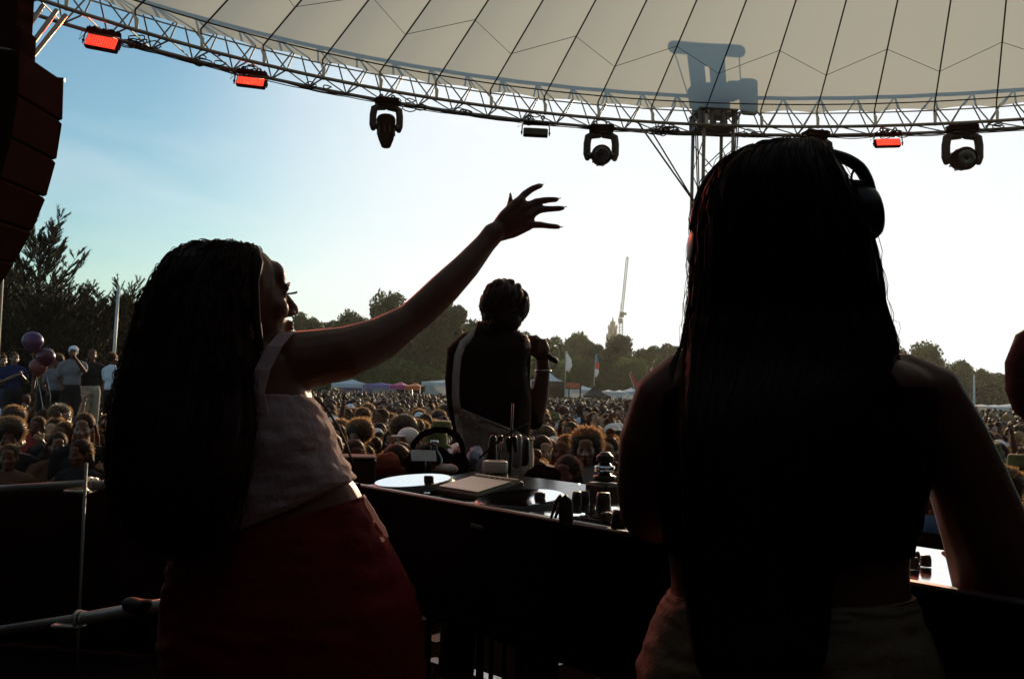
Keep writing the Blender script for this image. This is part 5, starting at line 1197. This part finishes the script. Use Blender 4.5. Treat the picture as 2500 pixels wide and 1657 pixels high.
# ------------------------------------------------------------------ crowd
def body_prims(mb, pose, fl=0.0, cloth_only=None):
    f = fl
    def E(c, r): mb.ell(c, [x + f for x in r], None, 14, 10)
    def T(p, r): mb.tube(p, [x + f for x in r], 10, dome=True)
    if cloth_only is None:
        head_prims(mb, Matrix.Translation((0, 0, 1.575)) @ Matrix.Rotation(pi, 4, 'Z'), 1.02); T([(0, .01, 1.38), (0, 0, 1.5)], [.06, .05])
    if cloth_only in (None, 'shirt'):
        E((0, 0, 1.25), (.165, .105, .17)); E((0, 0, 1.06), (.14, .1, .17)); T([(-.15, .01, 1.36), (0, .015, 1.40), (.15, .01, 1.36)], [.062, .075, .062])
    if cloth_only in (None, 'trousers'):
        E((0, 0, .92), (.165, .12, .13))
        for s in (-1, 1):
            T([(s * .085, 0, .88), (s * .095, -.01, .5)] + ([(s * .1, .02, .12)] if True else []), [.088, .062, .046])
    if cloth_only is None:
        for s in (-1, 1): E((s * .1, -.05, .045), (.045, .12, .04))
    P = {'down': ([(.19, .01, 1.35), (.235, .03, 1.08), (.22, -.08, .86)],) * 2, 'raise': ([(.19, .01, 1.35), (.29, -.06, 1.56), (.24, -.10, 1.82)], [(.19, .01, 1.35), (.235, .03, 1.08), (.16, -.12, .98)]),
         'both': ([(.19, .01, 1.36), (.33, -.08, 1.52), (.30, -.12, 1.78)], [(.19, .01, 1.36), (.30, -.04, 1.58), (.2, -.06, 1.84)]), 'phone': ([(.19, .01, 1.35), (.22, -.16, 1.24), (.08, -.34, 1.47)], [(.19, .01, 1.35), (.235, .03, 1.08), (.16, -.12, .98)]),
         'clap': ([(.19, .01, 1.35), (.24, -.06, 1.12), (.05, -.28, 1.26)],) * 2}[pose]
    for s, pts in ((1, P[0]), (-1, P[1])):
        p = [Vector((s * a, b, c)) for a, b, c in pts]
        if cloth_only is None:
            mb.tube([p[0], p[0].lerp(p[1], .5), p[1], p[1].lerp(p[2], .4), p[2]], [.052, .045, .038, .037, .026], 10, dome=True)
            d = (p[2] - p[1]).normalized(); h = p[2] + d * .05; side = d.orthogonal().normalized(); mb.ell(h, (.034, .02, .046), rot_to(d), 10, 7)
            for i in range(4): o = side * (.018 * (i - 1.5)); mb.tube([h + o + d * .03, h + o * 1.4 + d * .085], [.0105, .009], 6, dome=True)
            mb.tube([h + side * .03, h + side * .055 + d * .035], [.012, .010], 6, dome=True)
        elif cloth_only == 'shirt':
            mb.tube([p[0], p[0].lerp(p[1], .62)], [.054 + f, .052 + f], 10, dome=True)
    if cloth_only is None and False: pass
M_eye = mat('face_dark', (.012, .008, .006), .4); M_lip = mat('lips', (.12, .035, .03), .5)
def paint(me):
    me.materials.append(M_skin_d); me.materials.append(M_eye); me.materials.append(M_lip)
    for p in me.polygons:
        c = p.center; x, y, z = abs(c.x), c.y, c.z - 1.575
        if y < -.065 and -.1 < z < .05:
            if abs(x - .033) < .012 and abs(z) < .005: p.material_index = 1
            elif x < .024 and -.078 < z < -.058: p.material_index = 2
    return me
POSES = ['down', 'raise', 'both', 'phone', 'clap']
BODY = {}; SHIRT = {}
for p_ in POSES:
    mb = MB(); body_prims(mb, p_); BODY[p_] = paint(remesh(mb, .0095, 2, name='body'))
    mb = MB(); body_prims(mb, p_, .014, 'shirt'); SHIRT[p_] = remesh(mb, .020, 2, disp=[(14, .008)], name='shirt')
mb = MB(); body_prims(mb, 'down', .014, 'trousers'); TROU = remesh(mb, .022, 2, disp=[(12, .008)], name='trousers')
def fuzz(mb, c, r, n, L, seed, zmin=-1, w=.0038):
    mb.cur = 1
    rr_ = random.Random(seed)
    for i in range(n):
        u = Vector((rr_.gauss(0, 1), rr_.gauss(0, 1), rr_.gauss(0, 1))).normalized()
        if u.z < zmin or (u.y < -.55 and u.z < .35): continue
        p = Vector(c) + Vector((u.x * r[0], u.y * r[1], u.z * r[2])) * .97; q = (u + Vector((rr_.gauss(0, .5), rr_.gauss(0, .5), rr_.gauss(0, .5)))).normalized() * L * rr_.uniform(.4, 1.2); o = u.orthogonal().normalized() * w
        mb.add([p - o, p + o, p + q], [(0, 1, 2)])
HAIR = {}
def hm(name, fn):
    mb = MB(); fn(mb); HAIR[name] = mb.mesh(name); HAIR[name].materials.append(M_hair_c); HAIR[name].materials.append(M_fuzz)
def skull(mb, g=0.0): mb.ell((0, .016, 1.617), (.08 + g, .095 + g, .088 + g), None, 18, 12)
hm('short', lambda b: (skull(b), fuzz(b, (0, .016, 1.617), (.08, .095, .088), 1300, .013, 1, -.1)))
hm('afro', lambda b: (b.ell((0, .03, 1.645), (.135, .13, .12), None, 20, 14), fuzz(b, (0, .03, 1.645), (.135, .13, .12), 1800, .030, 2)))
hm('curly', lambda b: (b.ell((0, .03, 1.63), (.108, .112, .10), None, 18, 12), b.ell((-.08, .03, 1.54), (.04, .07, .08)), b.ell((.08, .03, 1.54), (.04, .07, .08)), fuzz(b, (0, .03, 1.62), (.115, .115, .11), 1600, .035, 3)))
def longh(b):
    skull(b, .008); rs = []
    for z, x, y, yc in ((1.66, .088, .098, .02), (1.60, .096, .10, .03), (1.5, .105, .085, .05), (1.4, .12, .07, .07), (1.28, .12, .055, .085), (1.2, .09, .035, .09)):
        rs.append([Vector((x * cos(t) * (1 + .05 * sin(t * 7 + z * 30)), yc + y * sin(t) * (.75 if sin(t) < 0 else 1), z)) for t in [2 * pi * k / 20 for k in range(20)]])
    for r_ in rs[1:]:
        for p in r_:
            if p.y < .0: p.y = .0
    b.rings(rs); fuzz(b, (0, .03, 1.6), (.098, .1, .098), 1300, .022, 4)
hm('long', longh)
hm('bun', lambda b: (skull(b), b.ell((0, .05, 1.735), (.042, .042, .038)), fuzz(b, (0, .04, 1.64), (.085, .09, .09), 900, .018, 5)))
hm('cap', lambda b: (b.ell((0, .012, 1.632), (.087, .102, .082), None, 18, 12), b.ell((0, -.11, 1.645), (.062, .065, .008))))
hm('bucket', lambda b: b.rings([[Vector((r * cos(t), .012 + r * 1.1 * sin(t), z)) for t in [2 * pi * k / 22 for k in range(22)]] for r, z in ((.125, 1.605), (.088, 1.635), (.082, 1.70), (.07, 1.715))]))
hm('braided', lambda b: (skull(b, .004), fuzz(b, (0, .016, 1.617), (.084, .099, .092), 800, .013, 9, -.1), setattr(b, 'cur', 0), [b.tube([(x, .09, 1.62), (x * 1.3, .12, 1.5), (x * 1.5, .10, 1.34)], [.012, .013, .007], 5, dome=True) for x in (-.07, -.045, -.02, .01, .035, .06)], [b.tube([(s * .085, .02, 1.6), (s * .11, .03, 1.5), (s * .12, .02, 1.36)], [.012, .013, .007], 5, dome=True) for s in (-1, 1)]))
SH_C = {'white': (.75, .76, .80), 'black': (.02, .018, .02), 'navy': (.02, .03, .09), 'red': (.30, .03, .03), 'grey': (.22, .21, .21), 'olive': (.10, .11, .045), 'yellow': (.32, .22, .06), 'lilac': (.25, .2, .33), 'blue': (.09, .16, .30), 'brown': (.12, .06, .035), 'green': (.04, .11, .06)}
SM = {k: mat('shirt_' + k, v, .85, spec=.15, var=.1, scale=9, bump=.3, transl=.12, tcol=v) for k, v in SH_C.items()}
M_jean = mat('denim', (.04, .055, .10), .85, var=.3); M_khaki = mat('khaki_shorts', (.40, .33, .24), .85, var=.1)
HM = {'short': M_hair_c, 'afro': M_hair_b, 'curly': M_hair_b, 'long': M_hair_c, 'bun': M_hair_c, 'braided': M_hair_c, 'cap': SM['white'], 'bucket': SM['olive'], 'blond': M_hair_bl}
HW = {'short': 'short-haired', 'afro': 'afro-haired', 'curly': 'brown-curled', 'long': 'long-haired', 'bun': 'top-knotted', 'braided': 'braided', 'cap': 'white-capped', 'bucket': 'bucket-hatted', 'blond': 'blond'}
PWD = {'down': 'arms down', 'raise': 'one arm raised', 'both': 'both arms raised', 'phone': 'hand before face', 'clap': 'hands at chest'}
def person(x, y, z, s, hair, shirt, pose, skin, label, yaw, trou=None, mirror=False, group='festival crowd'):
    t = thing('person', label, 'person', (x, y, z), group, yaw); t.scale = (-s if mirror else s, s, s)
    b = obj('body', BODY[pose], None if BODY[pose].materials else M_skin_d, t); b.material_slots[0].link = 'OBJECT'; b.material_slots[0].material = skin
    b = obj('shirt', SHIRT[pose], None if SHIRT[pose].materials else SM['white'], t); b.material_slots[0].link = 'OBJECT'; b.material_slots[0].material = SM[shirt]
    b = obj('trousers', TROU, None if TROU.materials else M_jean, t); b.material_slots[0].link = 'OBJECT'; b.material_slots[0].material = trou or M_jean
    hmn = 'long' if hair == 'blond' else hair; me = HAIR[hmn]
    nm = {'cap': 'cap', 'bucket': 'bucket_hat'}.get(hair, 'hair')
    b = obj(nm, me, None if me.materials else M_hair, t); b.material_slots[0].link = 'OBJECT'; b.material_slots[0].material = HM[hair]
    return t
def hidden(px, py):
    if 305 < px < 752: return True
    if 1120 < px < 1298: return True
    if 1575 < px < 2325: return True
    if 2325 <= px < 2325 + (py - 1000) * .55: return True
    if 752 <= px < 840 and py > 1010 + (px - 770) * 1.3 + 30: return True
    if px > 1540 and px < 1600 and py > 1000: return True
    if 840 <= px <= 1575 and py > 1205: return True
    return False
spots = []
y = 6.1; row = 0
while y < 27:
    sp = .44 + .008 * (y - 6); x = -.6 * y - .6 + (row % 2) * sp / 2
    while x < .6 * y + .6:
        X = x + rnd.gauss(0, .095); Y = y + rnd.gauss(0, .12)
        ok = not (math.hypot(X - mb0.x, Y - mb0.y) < .75)
        if -11.5 < X < -4.6 and 13.2 < Y < 21: ok = False
        if Y > 13 and X < -.40 * Y and Y < 13.2: ok = False
        if ok: spots.append((X, Y))
        x += sp
    y += .48 + .010 * (y - 6); row += 1
info = []
for X, Y in spots:
    h = rnd.gauss(.995, .048); h = min(1.09, max(.89, h)); px, py, d = proj(Vector((X, Y, 1.66 * h)))
    if px < 310 and Y < 8.4: continue
    if -60 < px < 2560: info.append((d, X, Y, h, px, py, hidden(px, py)))
info.sort()
seenl = set(); indiv = [i for i in info if not i[6]][:276]; rest = [i for i in info if i not in set(indiv)]
print('individual crowd', len(indiv), 'to', indiv[-1][0], 'rest', len(rest))
def region(px): return 'left of the long-haired woman' if px < 300 else 'between arm-raiser and MC' if px < 1150 else 'between MC and DJ' if px < 1900 else 'at the DJ right shoulder'
def dist(d): return 'nearest rows' if d < 8.5 else 'front rows' if d < 13 else 'middle rows' if d < 19 else 'back rows'
HK = ['short', 'afro', 'curly', 'long', 'bun', 'braided', 'cap', 'bucket', 'blond']; HWt = [26, 7, 7, 22, 7, 11, 7, 4, 5]
SK = list(SH_C); SWt = [13, 32, 9, 4, 8, 6, 2, 4, 3, 14, 2]
for d, X, Y, h, px, py, _ in indiv:
    for tr_ in range(60):
        hair = rnd.choices(HK, HWt)[0]; shirt = rnd.choices(SK, SWt)[0]; pose = rnd.choices(POSES, [62, 6 if d > 9.5 else 0, 1 if d > 9.5 else 0, 11, 21])[0]
        if px < 300 and shirt not in ('black', 'brown', 'red') and d < 14 and rnd.random() < .9: continue  # dark tops favoured at the left, standing in for the shade there
        lab = f'{HW[hair]} person, {shirt} top, {PWD[pose]}, {dist(d)} {region(px)}'
        if lab not in seenl: break
    seenl.add(lab)
    skin = rnd.choices([M_skin_d, M_skin_m, M_skin_l], [5, 4, 2])[0]
    if hair == 'blond': skin = M_skin_l
    yaw = math.atan2(X - .4, Y) * -1 * .8 + rnd.gauss(0, .45)
    person(X, Y, 0, h, hair, shirt, pose, skin, lab, yaw, M_khaki if rnd.random() < .2 else None, rnd.random() < .5)
# the uncountable crowd beyond
def lowtemplate(k, raised):
    mb = MB(); mb.cur = 0; mb.ell((0, 0, 1.56), (.078, .095, .115), None, 7, 6); mb.tube([(0, 0, 1.36), (0, 0, 1.5)], .05, 6)
    mb.cur = 1
    if k == 0: mb.ell((0, .02, 1.62), (.09, .10, .085), None, 7, 6)
    elif k == 1: mb.ell((0, .03, 1.63), (.14, .135, .125), None, 8, 6)
    else: mb.ell((0, .02, 1.62), (.09, .10, .085), None, 7, 6); mb.tube([(0, .05, 1.6), (0, .08, 1.3)], [.1, .09], 7)
    mb.cur = 2; mb.rings([[Vector((a * cos(t), b * sin(t), z)) for t in [2 * pi * q / 8 for q in range(8)]] for a, b, z in ((.17, .12, .7), (.16, .11, 1.0), (.2, .12, 1.25), (.19, .1, 1.36), (.07, .06, 1.43))])
    mb.cur = 0
    if raised: mb.tube([(.19, 0, 1.35), (.28, -.05, 1.55), (.24, -.08, 1.88)], [.05, .04, .03], 5)
    else: mb.tube([(.2, 0, 1.33), (.24, 0, 1.05)], [.05, .04], 5)
    mb.tube([(-.2, 0, 1.33), (-.24, 0, 1.05)], [.05, .04], 5)
    return mb
TPL = [lowtemplate(k, r) for k in (0, 2, 0, 2, 1) for r in (0, 0, 0, 0, 0, 0, 0, 0, 0, 0, 0, 0)] + [lowtemplate(0, 1), lowtemplate(2, 1)]
V = []; F = []; MI = []; base = 0
smats = [SM[k] for k in SK]; allm = [M_skin_d, M_skin_m, M_skin_l, M_hair_c, M_hair_b, M_hair_bl] + smats
far = [(X, Y, h) for d, X, Y, h, px, py, _ in rest]
y = 27.2
while y < 74:
    sp = .58 + .006 * (y - 27); x = -.56 * y - 1 + rnd.random() * sp
    while x < .56 * y + 1:
        X = x + rnd.gauss(0, .12); Y = y + rnd.gauss(0, .2)
        q_ = proj(Vector((X, Y, 1.6)))[0]
        if -40 < q_ < 2540 and not (q_ < 300 and Y > 24): far.append((X, Y, min(1.1, max(.9, rnd.gauss(1, .04)))))
        x += sp
    y += .72 + .010 * (y - 27)
far = [f for f in far]
print('far crowd', len(far))
tp = [(np.array(t.v), t.f, t.mi) for t in TPL]
for X, Y, h in far:
    v, f, mi = rnd.choice(tp if Y > 24 else tp[:-2]); a = rnd.uniform(-.8, .8); ca, sa = cos(a), sin(a)
    q_ = v * h; V.append(np.stack([q_[:, 0] * ca - q_[:, 1] * sa + X, q_[:, 0] * sa + q_[:, 1] * ca + Y, q_[:, 2]], 1))
    sk = rnd.choices([0, 1, 2], [5, 4, 2])[0]; ha = 3 if rnd.random() < .7 else rnd.choice([4, 4, 5]); sh2 = 6 + rnd.choices(range(len(SK)), SWt)[0]
    F += [tuple(i + base for i in g_) for g_ in f]; MI += [(sk, ha, sh2)[i] for i in mi]; base += len(v)
me = bpy.data.meshes.new('crowd'); me.from_pydata(np.concatenate(V).tolist(), [], F); me.polygons.foreach_set('material_index', MI); me.polygons.foreach_set('use_smooth', [True] * len(me.polygons))
o = obj('crowd', me, allm); tag(o, 'dense far crowd filling the field up to the tents', 'crowd', kind='stuff')

# people on a raised platform at the left, and balloons
pf = thing('viewing_platform', 'dark raised platform carrying spectators at the left below the pines', 'platform', (-8.2, 18.6, 0))
ztp = 1.0
m = MB(); m.box((-8.2, 18.6, ztp - .06), (7.2, 3.2, .12), None, .01); m.build('deck', M_deck, pf, smooth=False)
m = MB(); m.box((-8.2, 17.02, .45), (7.2, .04, .9)); m.build('skirt', M_blackmatt, pf, smooth=False)
def onplat(px, pytop, d, hair, shirt, pose, skin, label, yaw, trou=None, mirror=False):
    tpos = at(px, pytop, d); s = (tpos.z - ztp) / (1.72 if hair != 'cap' else 1.715); person(tpos.x, tpos.y, ztp, s, hair, shirt, pose, skin, label, yaw, trou, mirror, 'spectators on the side platform')
onplat(276, 858, 18.0, 'short', 'white', 'clap', M_skin_d, 'man in bright white t-shirt standing tallest on the side platform', 2.6, SM['black'])
onplat(180, 843, 18.6, 'cap', 'grey', 'phone', M_skin_d, 'white-capped person in grey top on the side platform', .3, SM['black'])
onplat(226, 850, 19.2, 'short', 'black', 'down', M_skin_d, 'person in black top and khaki shorts on the side platform', .5, M_khaki)
onplat(36, 858, 18.0, 'short', 'navy', 'clap', M_skin_m, 'person in navy top behind the balloons on the side platform', .8, SM['black'])
onplat(118, 848, 19.4, 'long', 'brown', 'down', M_skin_d, 'person behind the balloons at the back of the platform', .2, SM['black'])
onplat(140, 868, 18.9, 'afro', 'grey', 'phone', M_skin_d, 'afro-haired person in grey between balloons and white cap', .4, SM['black'])
onplat(8, 866, 19.0, 'bun', 'black', 'clap', M_skin_m, 'top-knotted person at the left end of the platform', .7)
for k, (px, py, r, c, lab) in enumerate(((80, 834, 25, (.11, .04, .11), 'purple balloon, topmost of three at the left'), (112, 872, 22, (.10, .02, .04), 'dark pink balloon, right one of three at the left'), (93, 896, 21, (.22, .05, .055), 'salmon pink balloon, lowest of three at the left'))):  # colours darkened to carry the shade the balloons hang in
    d = 15.5; b = thing('balloon', lab, 'balloon', at(px, py, d), 'balloons over the crowd on the left'); R_ = r / FPX * d
    m = MB(); m.lathe(wloc(b), [(.001, -R_ * 1.12), (R_ * .25, -R_ * 1.02), (R_ * .7, -R_ * .68), (R_ * .96, -R_ * .2), (R_, .1 * R_), (R_ * .86, R_ * .55), (R_ * .5, R_ * .88), (.001, R_)], None, 24); m.build('body', mat('balloon_%s' % ('purple', 'pink', 'salmon')[k], c, .3, spec=.4, var=.12, transl=.2, tcol=c), b, fix=True)
    m = MB(); p = wloc(b); m.tube([p + Vector((0, 0, -R_ * 1.1)), p + Vector((.02, 0, -R_ * 1.2))], [.006, .014], 6); m.build('knot', M_cloth_o, b)
    m = MB(); m.tube([p + Vector((0, 0, -R_ * 1.15)), p + Vector((.08, .05, -.6)), Vector((p.x + .1, p.y, 1.5))], .002, 4); m.build('string', M_tape, b)

# ------------------------------------------------------------------ haze over the field
hz = MB(); hz.box((0, 300, 42), (900, 880, 88)); h_ = hz.mesh('haze', smooth=False)
hm_ = bpy.data.materials.new('haze'); hm_.use_nodes = True; nt = hm_.node_tree; nt.nodes.clear()
pv = N(nt, 'ShaderNodeVolumePrincipled'); pv.inputs['Density'].default_value = 0.00019; pv.inputs['Color'].default_value = (.97, .96, .86, 1); pv.inputs['Anisotropy'].default_value = 0.5
ou = N(nt, 'ShaderNodeOutputMaterial'); nt.links.new(pv.outputs[0], ou.inputs['Volume'])
h_.materials.append(hm_); ho = obj('haze', h_, None); tag(ho, kind='stuff')
